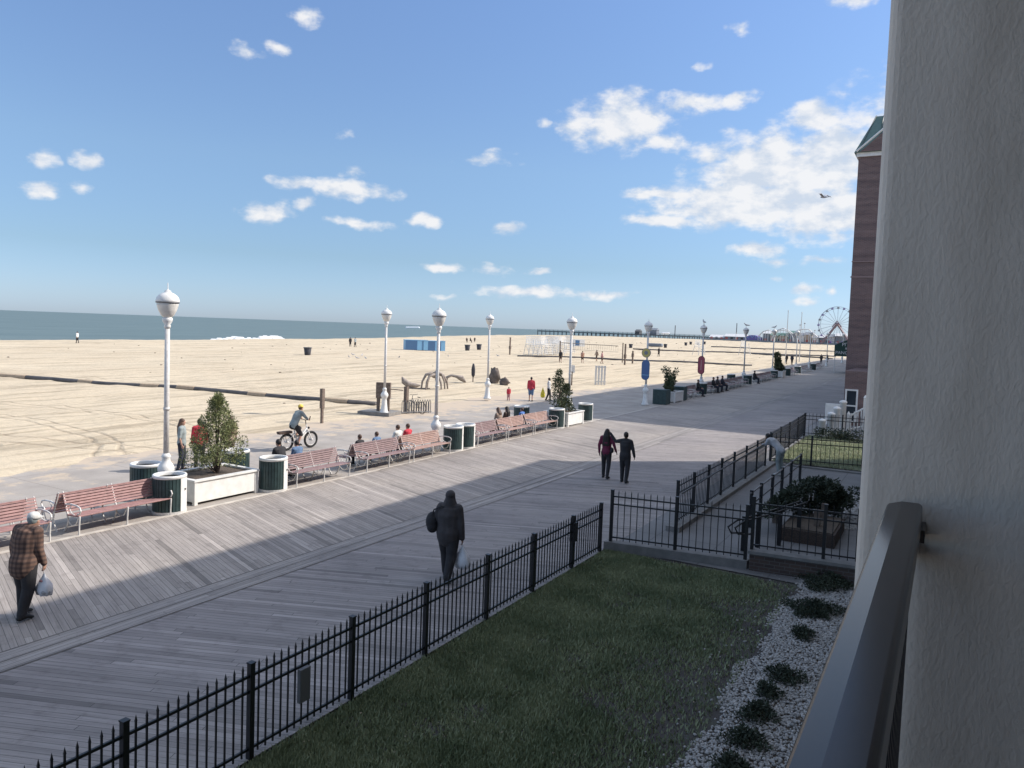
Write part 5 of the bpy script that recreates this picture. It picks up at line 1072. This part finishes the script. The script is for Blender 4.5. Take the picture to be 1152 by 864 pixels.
beach_line('dredge_pipe', [(800, 390.5), (860, 393), (940, 396)], .25, 'pipe', 'far dark line on the sand nearest the amusement pier', 0, .1)
beach_line('dredge_pipe', [(846, 398.5), (900, 401.8), (937, 404)], .2, 'pipe', 'far dark line on the sand nearest the awning', 0, .1)
def post(px, py, h, label, w=.09, mt='wood'):
    p = at(px, py); z = ground_z(p.x, p.y); return tag(MB().box2((-w, -w, -.15), (w, w, h)).box2((-w-.03, -w-.03, h*.45), (w+.03, w+.03, h)).build('timber_post', mt, loc=(p.x, p.y, z)), label, 'post')
post(362, 476, 1.75, 'lone timber post standing beside the dredge pipe', .055)
p = at(429, 466); o = thing('shower_stand', 'brown timber beach shower stand beside the slab lamp', 'shower', (p.x+.2, p.y, ground_z(p.x, p.y)), R(25))
MB().box2((-.42, -.08, -.1), (-.26, .08, 1.75)).build('leg', 'wood', o); MB().box2((.12, -.08, -.1), (.28, .08, 1.75)).build('leg', 'wood', o); MB().box2((-.46, -.12, .95), (.32, .12, 1.80)).build('panel', 'wood', o); MB().tube([(.32, 0, 1.45), (1.0, 0, 1.42)], .03, 6).build('shower_arm', 'wood', o)
post(456.5, 465, 1.6, 'timber post at the left of the bicycle rack', .07)
p = at(452, 465.5); q = at(485, 464); br = thing('bicycle_rack', 'grey looped bicycle rack at the edge of the sand', 'rack', (p.x, p.y, gz(p.y)+.02)); dv = q-p; L = Vector((dv.x, dv.y, 0)); mb = MB()
for k in range(12):
    a = L*(k/12); b_ = L*((k+.7)/12); mb.tube([a, a+Vector((0, 0, .6)), a.lerp(b_, .5)+Vector((0, 0, .72)), b_+Vector((0, 0, .6)), b_], .022, 6)
mb.tube([(0, 0, .05), L+Vector((0, 0, .05))], .03, 6); mb.build('loops', 'grey', br)
def simple_bike(label, px, py, rz):
    p = at(px, py); o = thing('bicycle', label, 'bicycle', (p.x, p.y, gz(p.y)), rz)
    for y in (-.52, .52):
        mb = MB(); [mb.tube([(0, y+math.cos(2*math.pi*k/20)*.33, .33+math.sin(2*math.pi*k/20)*.33), (0, y+math.cos(2*math.pi*(k+1)/20)*.33, .33+math.sin(2*math.pi*(k+1)/20)*.33)], .02, 5, rcap=False) for k in range(20)]; mb.build('wheel', 'rubber', o)
    MB().tube([(0, -.52, .33), (0, -.08, .30), (0, .36, .80), (0, -.18, .78), (0, -.08, .30)], .018, 5).tube([(0, .34, .95), (0, .52, .33)], .018, 5).build('frame', 'grey', o); MB().tube([(-.28, .25, 1.02), (0, .33, 1.0), (.28, .25, 1.02)], .014, 5).build('handlebar', 'black', o); MB().tube([(0, -.3, .9), (0, -.1, .9)], [(.07, .025), (.02, .02)], 6, up=(1, 0, 0)).build('saddle', 'rubber', o)
simple_bike('grey bicycle parked in the rack at the edge of the sand', 468, 464.5, R(75))
# octopus sculpture (arched legs), fossils, boulders
p = at(487, 438); oc = thing('climbing_sculpture', 'grey-brown play sculpture of arching tentacle legs behind the second lamp', 'sculpture', (p.x, p.y, ground_z(p.x, p.y))); E = Vector((.72, .69, 0))
oc.scale = (.62, .62, .62)
for k, (s0, s1, hh_, dd) in enumerate(((-1.45, -.1, 2.0, 0), (-.95, .1, 1.8, -.4), (1.0, .2, 1.7, -.3), (1.5, .3, 2.15, 0), (1.95, .4, 1.9, .4), (.55, .1, 1.75, .5), (-.6, .0, 1.9, .7))):
    D = Vector((-.69, .72, 0))*dd; MB().tube([E*s0+D*1.6-Vector((0, 0, .1)), E*(s0*.92+s1*.08)+D*1.3+Vector((0, 0, hh_*.45)), E*(s0*.6+s1*.4)+D*.8+Vector((0, 0, hh_*.88)), E*s1+D*.2+Vector((0, 0, hh_)), E*(s1*1.0-.1)+Vector((0, 0, hh_*.9))], [.10, .12, .16, .22, .2], 8).build('leg', 'octo', oc, smooth=True)
MB().tube([E*-3.3+Vector((0, 0, .08)), E*-2.2+Vector((0, 0, .05)), E*-.4+Vector((0, 0, .08))], .08, 6).build('tail', 'octo', oc, smooth=True)
def rock(px, py, rx, rz, label, seed, mt='rock', name='boulder'):
    p = at(px, py); r = np.random.RandomState(seed); mb = MB().ball((0, 0, rz*.4), (rx, rx*.8, rz*.75), 14, 10); mb.v = [(x*(1+.13*r.normal()), y*(1+.13*r.normal()), z*(1+.08*r.normal())) for x, y, z in mb.v]; return tag(mb.build(name, mt, smooth=True, loc=(p.x, p.y, ground_z(p.x, p.y))), label, 'rock')
rock(556, 432, .48, 1.15, 'tall pointed boulder right of the sand-edge lamp', 1); rock(567, 434, .42, .55, 'low rounded boulder just right of the tall pointed one', 2)
p = at(465, 436); o = tag(MB().tube([(-1.4, 0, 1.25), (-1.2, 0, .8), (-.6, 0, .35), (.3, 0, .25), (.8, 0, .3)], [.12, .38, .42, .28, .1], 10, up=(0, 1, 0)).build('play_shell', 'octo', smooth=True, loc=(p.x, p.y, ground_z(p.x, p.y))), 'curled shell-like play sculpture left of the tentacle legs', 'sculpture'); o.rotation_euler.z = R(40); o.scale = (.62, .62, .62)
p = at(510, 431.5); o = tag(MB().tube([(-1.2, 0, 0), (-1.1, 0, .8), (-.4, 0, 1.15), (.5, 0, 1.0), (1.3, 0, .75), (1.9, 0, .2)], [.22, .25, .2, .25, .5, .2], 10, up=(0, 1, 0)).build('play_shell', 'octo', smooth=True, loc=(p.x, p.y, ground_z(p.x, p.y))), 'arched play sculpture between the tentacle legs and the dark wrapped post', 'sculpture'); o.rotation_euler.z = R(40); o.scale = (.52, .52, .52)
p = at(532, 431); o = thing('wrapped_post', 'short post with a dark wrapped cover left of the sand-edge lamp', 'post', (p.x, p.y, ground_z(p.x, p.y))); MB().lathe([(.05, 0), (.05, .9)], n=8).build('post', 'wood', o); MB().lathe([(.05, .40), (.15, .6), (.17, 1.1), (.11, 1.4), (.08, 1.55), (.02, 1.6)], n=12).build('cover', 'tarp', o, smooth=True)
# barrels
def barrel(px, py, label, dz=0):
    p = at(px, py, dz); s_ = .52; z = ground_z(p.x, p.y)
    o = thing('beach_bin', label, 'bin', (p.x, p.y, z), 0, 'dark tapered bins on the beach'); MB().lathe([(s_*.72, .0), (s_*.78, .06), (s_, 1.05)], n=16).build('barrel', 'tarp', o, smooth=True); MB().lathe([(s_+.07, 1.0), (s_+.07, 1.12), (s_-.06, 1.12), (s_-.06, 1.0)], n=16).build('rim', 'grey', o); return o
for px, py, lab in ((346, 399.5, 'dark beach bin farthest left, near the breaking wave'), (525.7, 394.5, 'left of two dark beach bins beside each other'), (538.8, 393.5, 'right of two dark beach bins beside each other'), (709.5, 391.5, 'dark beach bin left of the fourth lamp, far out'), (748.5, 391.5, 'rusty dark beach bin right of the fourth lamp'), (771.5, 389, 'small far beach bin left of the fifth lamp'), (777, 387.8, 'smallest far beach bin nearest the water'), (785, 388.4, 'far beach bin just touching the fifth lamp'), (792.5, 387.6, 'far beach bin right of the fifth lamp')): barrel(px, py, lab)
p = at(737, 390.5); tag(bevel(MB().box((0, 0, .6), (4.5, 1.6, 1.0)).build('upturned_boat', 'fargrey', loc=(p.x, p.y, ground_z(p.x, p.y))), .3, 3), 'low grey upturned boat far out on the sand beside the rusty bin', 'boat')
def bluebox(px, py, w, label):
    p = at(px, py); z = ground_z(p.x, p.y); o = thing('storage_box', label, 'box', (p.x, p.y, z), R(50)); MB().box2((0, 0, 0), (w, 1.8, 1.75)).build('box', 'bluebox', o); MB().box2((-.04, -.04, 1.75), (w+.04, 1.84, 1.82)).build('lid', 'bluebox', o); MB().box2((0, -.04, 0), (w*.52, 0, 1.70)).build('door', 'bluedark', o); MB().box2((w*.75, -.03, 0), (w*.8, 0, 1.7)).build('batten', 'bluedark', o); return o
bluebox(456, 394, 4.1, 'left light blue beach storage box with a deep blue door'); bluebox(477, 394.4, 3.9, 'right light blue beach storage box behind the second lamp')
# lifeguard stands
def stand_geo(loc, label):
    o = thing('lifeguard_stand', label, 'stand', loc, R(55), 'white lifeguard stands stored on the beach'); h = 2.7
    for x in (-.6, .6):
        for y in (-.7, .7): MB().tube([(x*1.5, y*1.4, 0), (x, y*.7, h)], .055, 5, rcap=False).build('leg', 'white', o)
    MB().box2((-.8, -.5, h-.9), (.8, .5, h-.82)).build('seat', 'white', o)
    mb = MB(); [mb.box2((-.8, .45, h-.6+.26*k), (.8, .5, h-.45+.26*k)) for k in range(5)]; mb.build('backrest', 'white', o)
    mb = MB(); [mb.box2((-.95, -1.0+.05*k, .35+.4*k), (.95, -.94+.05*k, .43+.4*k)) for k in range(5)]; mb.build('ladder', 'white', o)
    mb = MB(); [mb.tube([(x*1.3, -.85, .5), (x*1.1, .8, 1.8)], .03, 4) for x in (-.6, .6)]; mb.build('brace', 'white', o); return o
sg = None
for k in range(9):
    px = 597+5.4*k; p = at(px, 399.5-.25*k+(1.2 if k % 2 else 0)); loc = (p.x, p.y, ground_z(p.x, p.y)); lab = f'{ORD[k]} white lifeguard stand from the left in the stored cluster'
    if sg is None: sg = stand_geo(loc, lab)
    else: dup(sg, loc, R(40+10*(k % 4)), lab)
for k, px in enumerate((784, 835.5)):
    p = at(px+2, 400); dup(sg, (p.x, p.y, ground_z(p.x, p.y)), R(60), ['lone far lifeguard stand behind the fifth lamp', 'lone far lifeguard stand behind the sixth lamp'][k])
p = at(646, 390); o = thing('storage_box', 'small pale blue and white crate behind the lifeguard stands', 'box', (p.x, p.y, ground_z(p.x, p.y)), R(50)); MB().box2((0, 0, 0), (3, 1.6, 1.9)).build('box', 'white', o); MB().box2((.3, -.03, .3), (1.5, 0, 1.7)).build('panel', 'bluedark', o)
# volleyball net
pa, pb_ = at(629.5, 407), at(700, 408); nn = thing('volleyball_net', 'beach volleyball net with dark posts', 'net', (pa.x, pa.y, ground_z(pa.x, pa.y))); dv = pb_-pa
for u in (0, 1): q = dv*u; MB().lathe([(.09, 0), (.09, 3.0)], (q.x, q.y, 0), 8).build('post', 'wood', nn)
mb = MB().tube([Vector((0, 0, 2.75)), Vector((dv.x*.92, dv.y*.92, 2.5))], .05, 5).tube([Vector((0, 0, 1.85)), Vector((dv.x*.92, dv.y*.92, 1.6))], .02, 4); mb.build('tape', 'pipe', nn)
mb = MB(); [mb.tube([Vector((dv.x*u, dv.y*u, 1.8)), Vector((dv.x*u, dv.y*u, 2.7-.2*u))], .012, 3) for u in np.linspace(.03, .92, 26)]; mb.build('mesh', 'pipe', nn)
for px, py, lab in ((702.8, 410.5, 'dark net post right of the volleyball net'), (711.5, 409, 'short dark post between net and lamp with two signs'), (573.5, 399, 'thin dark post with a cap far behind the sand-edge lamp')): 
    p = at(px, py); tag(MB().box2((-.1, -.1, 0), (.1, .1, 3.0 if px != 711.5 else 1.9)).box2((-.16, -.16, 1.0), (.16, .16, 1.5)).build('timber_post', 'wood', loc=(p.x, p.y, ground_z(p.x, p.y))), lab, 'post')
# white changing screens
p = at(669.5, 433.5); o = thing('slatted_screen', 'white slatted changing screen standing alone on the sand', 'screen', (p.x, p.y, ground_z(p.x, p.y)), R(38))
for k in range(4): MB().box2((-.05+k*.27, -.05, 0), (.10+k*.27, .05, 1.72)).build('slat', 'white', o)
MB().box2((-.05, -.03, 1.55), (.95, .03, 1.66)).box2((-.05, -.03, .25), (.95, .03, .34)).build('rail', 'white', o)
p = at(643, 434); o = thing('notice_sign', 'small white notice on a post behind the twin-topped bush', 'sign', (p.x, p.y, ground_z(p.x, p.y)), R(30)); MB().box2((-.05, -.05, 0), (.05, .05, 1.2)).build('post', 'wood', o); MB().box2((-.22, -.03, 1.1), (.22, .03, 1.75)).build('panel', 'white', o)
# debris dots: seaweed and gulls
def gull(loc, rz, label, fly=False, s_=1.):
    o = thing('gull', label, 'gull', loc, rz, 'gulls'); o.scale = (s_,)*3; b = MB()
    if fly:
        b.tube([(0, -.2, 0), (0, 0, .01), (0, .16, .02)], [.02, .055, .03], 8).tube([(0, -.34, 0), (0, -.2, 0)], [(.05, .01), (.02, .02)], 6, up=(1, 0, 0))
        remesh(b.build('body', 'gull', o), .012)
        for s2 in (-1, 1): MB().tube([(s2*.03, .03, .02), (s2*.28, .06, .16), (s2*.62, -.06, .08)], [(.02, .08), (.014, .07), (.006, .012)], 8, up=(0, 0, 1)).build('wing', 'gull', o, smooth=True)
    else:
        b.tube([(0, -.28, .16), (0, -.1, .17), (0, .06, .20), (0, .13, .29)], [(.03, .012), (.06, .055), (.06, .06), (.03, .03)], 8, up=(1, 0, 0)).ball((0, .15, .31), .036).tube([(0, .17, .31), (0, .22, .30)], [.01, .004], 5)
        for s2 in (-1, 1): b.tube([(s2*.03, .02, .14), (s2*.03, .02, 0)], .006, 4)
        remesh(b.build('body', 'gull', o), .010, 1)
    return o
for x, y, lab in ((-17.5, 61.6, 'gull perched on the lamp with the red oval sign'), (-17.5, 76.5, 'gull perched on the sixth lamp'), (-17.5, 90.5, 'gull perched on the lamp behind the small far conifer')): gull((x, y, gz(y)+5.66), rnd.uniform(0, 6), lab, s_=1.3)
q = at_depth(927, 222, 40); gull(q, R(70), 'gull flying in front of the large cloud', True)
k = 0
for px, py in ((394, 404), (401, 405), (407, 402), (413, 405), (396, 401), (505, 403), (560, 402), (448, 404)):
    p = at(px+rnd.uniform(-2, 2), py); gull((p.x, p.y, ground_z(p.x, p.y)), rnd.uniform(0, 6), f'{ORD[k]} tiny gull standing on the open sand' if k > 4 else f'{ORD[k]} gull of the small flock on the sand right of the lone post', s_=1.3); k += 1
r = np.random.RandomState(9); mb = MB()
for _ in range(160):
    x = -28-r.rand()**.6*85; y = r.uniform(18, 300)
    if crest_d(x, y) > -3: continue
    s_ = r.uniform(.03, .10)*(1+y/150); mb.ball((x, y, ground_z(x, y)+.01), (s_*r.uniform(.8, 2), s_, s_*.5), 5, 3)
struct(mb.build('seaweed_litter', mat('seaweed', (.16, .12, .09), .9)), 'stuff')
# ------------------------------------------------------------------ fishing pier and amusement park
PY = 470.0; pz = at_depth(604.5, 371.3, PY); zt = pz.z
pr_ = thing('fishing_pier', 'long dark fishing pier on piles running out over the sea', 'pier', (pz.x, PY, 0)); L = -50-pz.x
MB().box2((0, 0, zt-.9), (L, 7, zt-.25)).build('deck', 'pier', pr_)
mb = MB()
for k in range(int(L/3.2)):
    for y in (.4, 6.6): mb.box2((k*3.2, y-.2, -5), (k*3.2+.38, y+.2, zt-.9))
struct(mb.build('piles', 'pier', pr_), 'stuff')
mb = MB().box2((0, 0, zt+.62), (L, .12, zt+.74)).box2((0, 0, zt+.1), (L, .1, zt+.18))
for k in range(int(L/3.2)): mb.box2((k*3.2, 0, zt-.25), (k*3.2+.18, .12, zt+.7))
mb.build('railing', 'pier', pr_)
def on_pier(px, w, h, label, mt):
    q = at_depth(px, 376, PY); tag(MB().box2((-w/2, 1, 0), (w/2, 6, h)).add([(-w/2-.3, .8, h), (w/2+.3, .8, h), (w/2+.3, 6.2, h), (-w/2-.3, 6.2, h), (-w/2, 3.5, h+1.3), (w/2, 3.5, h+1.3)], [(0, 1, 5, 4), (2, 3, 4, 5), (0, 4, 3), (1, 2, 5), (3, 2, 1, 0)]).build('pier_hut', mt, loc=(q.x, PY, zt-.25)), label, 'hut')
on_pier(732, 7, 3.0, 'small dark hut on the pier right of the fourth lamp', 'fargrey'); on_pier(716, 3, 1.8, 'tiny hut on the pier left of the fourth lamp', 'pier')
for px, h in ((757.5, 6.5), (827, 9)):
    q = at_depth(px, 376, PY); tag(MB().box2((-.2, 3, 0), (.2, 3.4, h)).build('pier_mast', 'pier', loc=(q.x, PY, zt-.25)), 'thin mast on the pier right of the fourth lamp' if px < 800 else 'thin mast on the pier left of the purple dome', 'mast')
# amusement park ground clutter
AY = 452.0; GZ = gz(AY)+.25
def ax_(px): return at_depth(px, 380, AY).x
M_ = AY/ (FPX*1.0)   # rough metres per pixel at that distance
def mpp(px): return (at_depth(px+1, 380, AY)-at_depth(px, 380, AY)).x
# long low row of buildings
blds = [(795, 812, 2.2, 'fargrey'), (812, 836, 3.0, 'fargrey'), (856, 864, 5.5, 'fargrey'), (864, 884, 4.6, 'fartan'), (884, 893, 6.0, 'fargrey'), (893, 903, 5.0, 'farwhite'), (903, 912, 5.6, 'fartan'), (912, 920, 3.8, 'farwhite'), (920, 929, 4.2, 'fargrey'), (929, 938, 4.8, 'farwhite'), (938, 952, 5.4, 'fargrey')]
bl_lab = ['low grey shed at the left end of the amusement park', 'long low grey shed left of the purple dome', 'grey hall just right of the purple dome', 'tan hall with the green roof in the amusement park', 'grey block right of the green-roofed hall', 'white booth under the coaster', 'tan booth under the coaster hump', 'small white booth left of the wheel', 'grey booth at the left foot of the wheel', 'white booth below the wheel hub', 'grey hall right of the wheel hub']
for (a, b_, h, m_), lab in zip(blds, bl_lab):
    x0, x1 = ax_(a), ax_(b_); o = thing('amusement_hall', lab, 'building', (x0, AY+6, GZ-1.5)); w = x1-x0
    MB().box2((0, 0, 0), (w-.3, 9, h+1)).build('wall', m_, o)
    rf = 'fargreen' if 'green' in lab else ('fargrey' if m_ != 'fargrey' else 'farwhite')
    MB().add([(-.3, -.5, h+1), (w, -.5, h+1), (w, 9.5, h+1), (-.3, 9.5, h+1), (-.3, 4.5, h+2.6), (w, 4.5, h+2.6)], [(0, 1, 5, 4), (2, 3, 4, 5), (0, 4, 3), (1, 2, 5), (3, 2, 1, 0)]).build('roof', rf, o)
    for k in range(max(1, int(w/3))): MB().box2((.6+k*3, -.06, 1.8), (2.0+k*3, 0, 3.6)).build('window', 'glass' if k % 2 else 'farred', o)
# dark boundary fence at the sand's far end
tag(MB().box2((ax_(790), AY-1, GZ-1), (ax_(955), AY-.7, GZ+.9)).build('boundary_wall', 'fargrey'), 'long low grey wall where the sand meets the amusement park', 'wall')
# purple dome
x0, x1 = ax_(835), ax_(855); cx = (x0+x1)/2; rr = (x1-x0)/2; o = thing('purple_dome', 'purple arched canopy in the amusement park right of the sixth lamp', 'dome', (cx, AY+3, GZ))
mb = MB(); n = 20; vs = []
for j in (0, 8):
    for k in range(n+1): a = math.pi*k/n; vs.append((rr*math.cos(a), j, rr*.75*math.sin(a)))
mb.add(vs, [(k, k+1, n+2+k, n+1+k) for k in range(n)]+[tuple(range(n+1))]); mb.build('canopy', 'purple', o)
for k in range(5): a = math.pi*(k+.5)/5; MB().tube([(rr*1.03*math.cos(a-.25), -.1, rr*.78*math.sin(a-.25)), (rr*.6*math.cos(a), -.2, rr*.45*math.sin(a)), (rr*1.03*math.cos(a+.25), -.1, rr*.78*math.sin(a+.25))], .14, 5).build('arch_rib', 'bluebox', o)
# coaster humps
o = thing('roller_coaster', 'pale roller coaster track with humps in front of the far sky', 'ride', (0, AY+2, GZ))
def hz(px, py): return at_depth(px, py, AY).z-GZ
ctrl = [(852, 378), (857, 373), (863, 371), (870, 374), (874, 371), (880, 369), (886, 372), (891, 375.5), (896, 371.5), (902, 370.2), (909, 370.5), (914, 375), (919, 379)]
trk = [Vector((ax_(px), 0, hz(px, py))) for px, py in ctrl]; mb = MB().tube(trk, .22, 6).tube([v+Vector((0, 1.4, 0)) for v in trk], .22, 6); mb.build('track', 'farwhite', o)
for i in range(len(trk)-1):
    for u in (0, .5):
        v = trk[i].lerp(trk[i+1], u); MB().tube([v, Vector((v.x, 0, -1))], .12, 4).build('support', 'farwhite', o)
o2 = thing('swing_ride', 'round pale ride arch left of the coaster hump', 'ride', (ax_(880), AY+1, GZ)); MB().tube([(6*math.cos(a), 0, 1+6.2*math.sin(a)) for a in np.linspace(0, math.pi, 16)], .25, 6).build('arch', 'farwhite', o2); MB().tube([(3.5*math.cos(a), .5, 1+4*math.sin(a)) for a in np.linspace(0, math.pi, 16)], .2, 6).build('inner_arch', 'fargreen', o2)
for px, h, lab in ((898, 11, 'thin tower mast above the coaster hump, left one'), (903, 12, 'thin tower mast above the coaster hump, right one'), (826, 5, 'thin mast at the left end of the amusement park'), (915, 8, 'short mast left of the Ferris wheel')): tag(MB().box2((-.12, 0, 0), (.12, .3, h)).box2((-.5, 0, h*.93), (.5, .2, h*.97)).build('ride_mast', 'farwhite', loc=(ax_(px), AY+4, GZ)), lab, 'mast')
# ferris wheel
MT['wheelgrey'] = mat('wheel_steel', (.22, .25, .30), .6)
hub = at_depth(942, 365.0, AY); Rf = 22.3*mpp(942)*.96; fwl = thing('ferris_wheel', 'large white Ferris wheel with small gondolas on red-brown legs', 'ferris wheel', (hub.x, AY, GZ)); hz_ = hub.z-GZ
for y in (-1.0, 1.0):
    MB().tube([(Rf*math.cos(a), y, hz_+Rf*math.sin(a)) for a in np.linspace(0, 2*math.pi, 61)], .09, 5, rcap=False).tube([(Rf*.9*math.cos(a), y, hz_+Rf*.9*math.sin(a)) for a in np.linspace(0, 2*math.pi, 61)], .05, 4, rcap=False).build('rim', 'wheelgrey', fwl)
mb = MB()
for k in range(20):
    a = 2*math.pi*k/20
    for y in (-1, 1): mb.tube([(0, y*.6, hz_), (Rf*math.cos(a), y, hz_+Rf*math.sin(a))], .045, 4, rcap=False)
mb.build('spokes', 'wheelgrey', fwl)
for k in range(20):
    a = 2*math.pi*k/20; x, z = Rf*math.cos(a), hz_+Rf*math.sin(a); MB().box2((x-.55, -.6, z-1.1), (x+.55, .6, z-.45)).add([(x-.7, -.7, z-.35), (x+.7, -.7, z-.35), (x+.7, .7, z-.35), (x-.7, .7, z-.35), (x, 0, z+.15)], [(0, 1, 4), (1, 2, 4), (2, 3, 4), (3, 0, 4), (3, 2, 1, 0)]).build('gondola', 'fargrey' if k % 2 else 'purple', fwl)
lm = mat('leg_red_grey', (.22, .15, .17), .6)
for s_ in (-1, 1):
    for y in (-1.6, 1.6): MB().tube([(0, y*.7, hz_+.4), (s_*8.6, y*1.5, -1)], .45, 6).build('leg', lm, fwl)
MB().tube([(0, -1.8, hz_), (0, 1.8, hz_)], .8, 10).tube([(-2.2, -1.7, hz_-1.2), (0, -1.7, hz_+1.8), (2.2, -1.7, hz_-1.2)], .35, 5).build('hub', lm, fwl)
# far headland and white boat speck
p = ray(541, 371.6); t_ = (-1.8-EYE)/p[2] if p[2] < -.004 else 1500
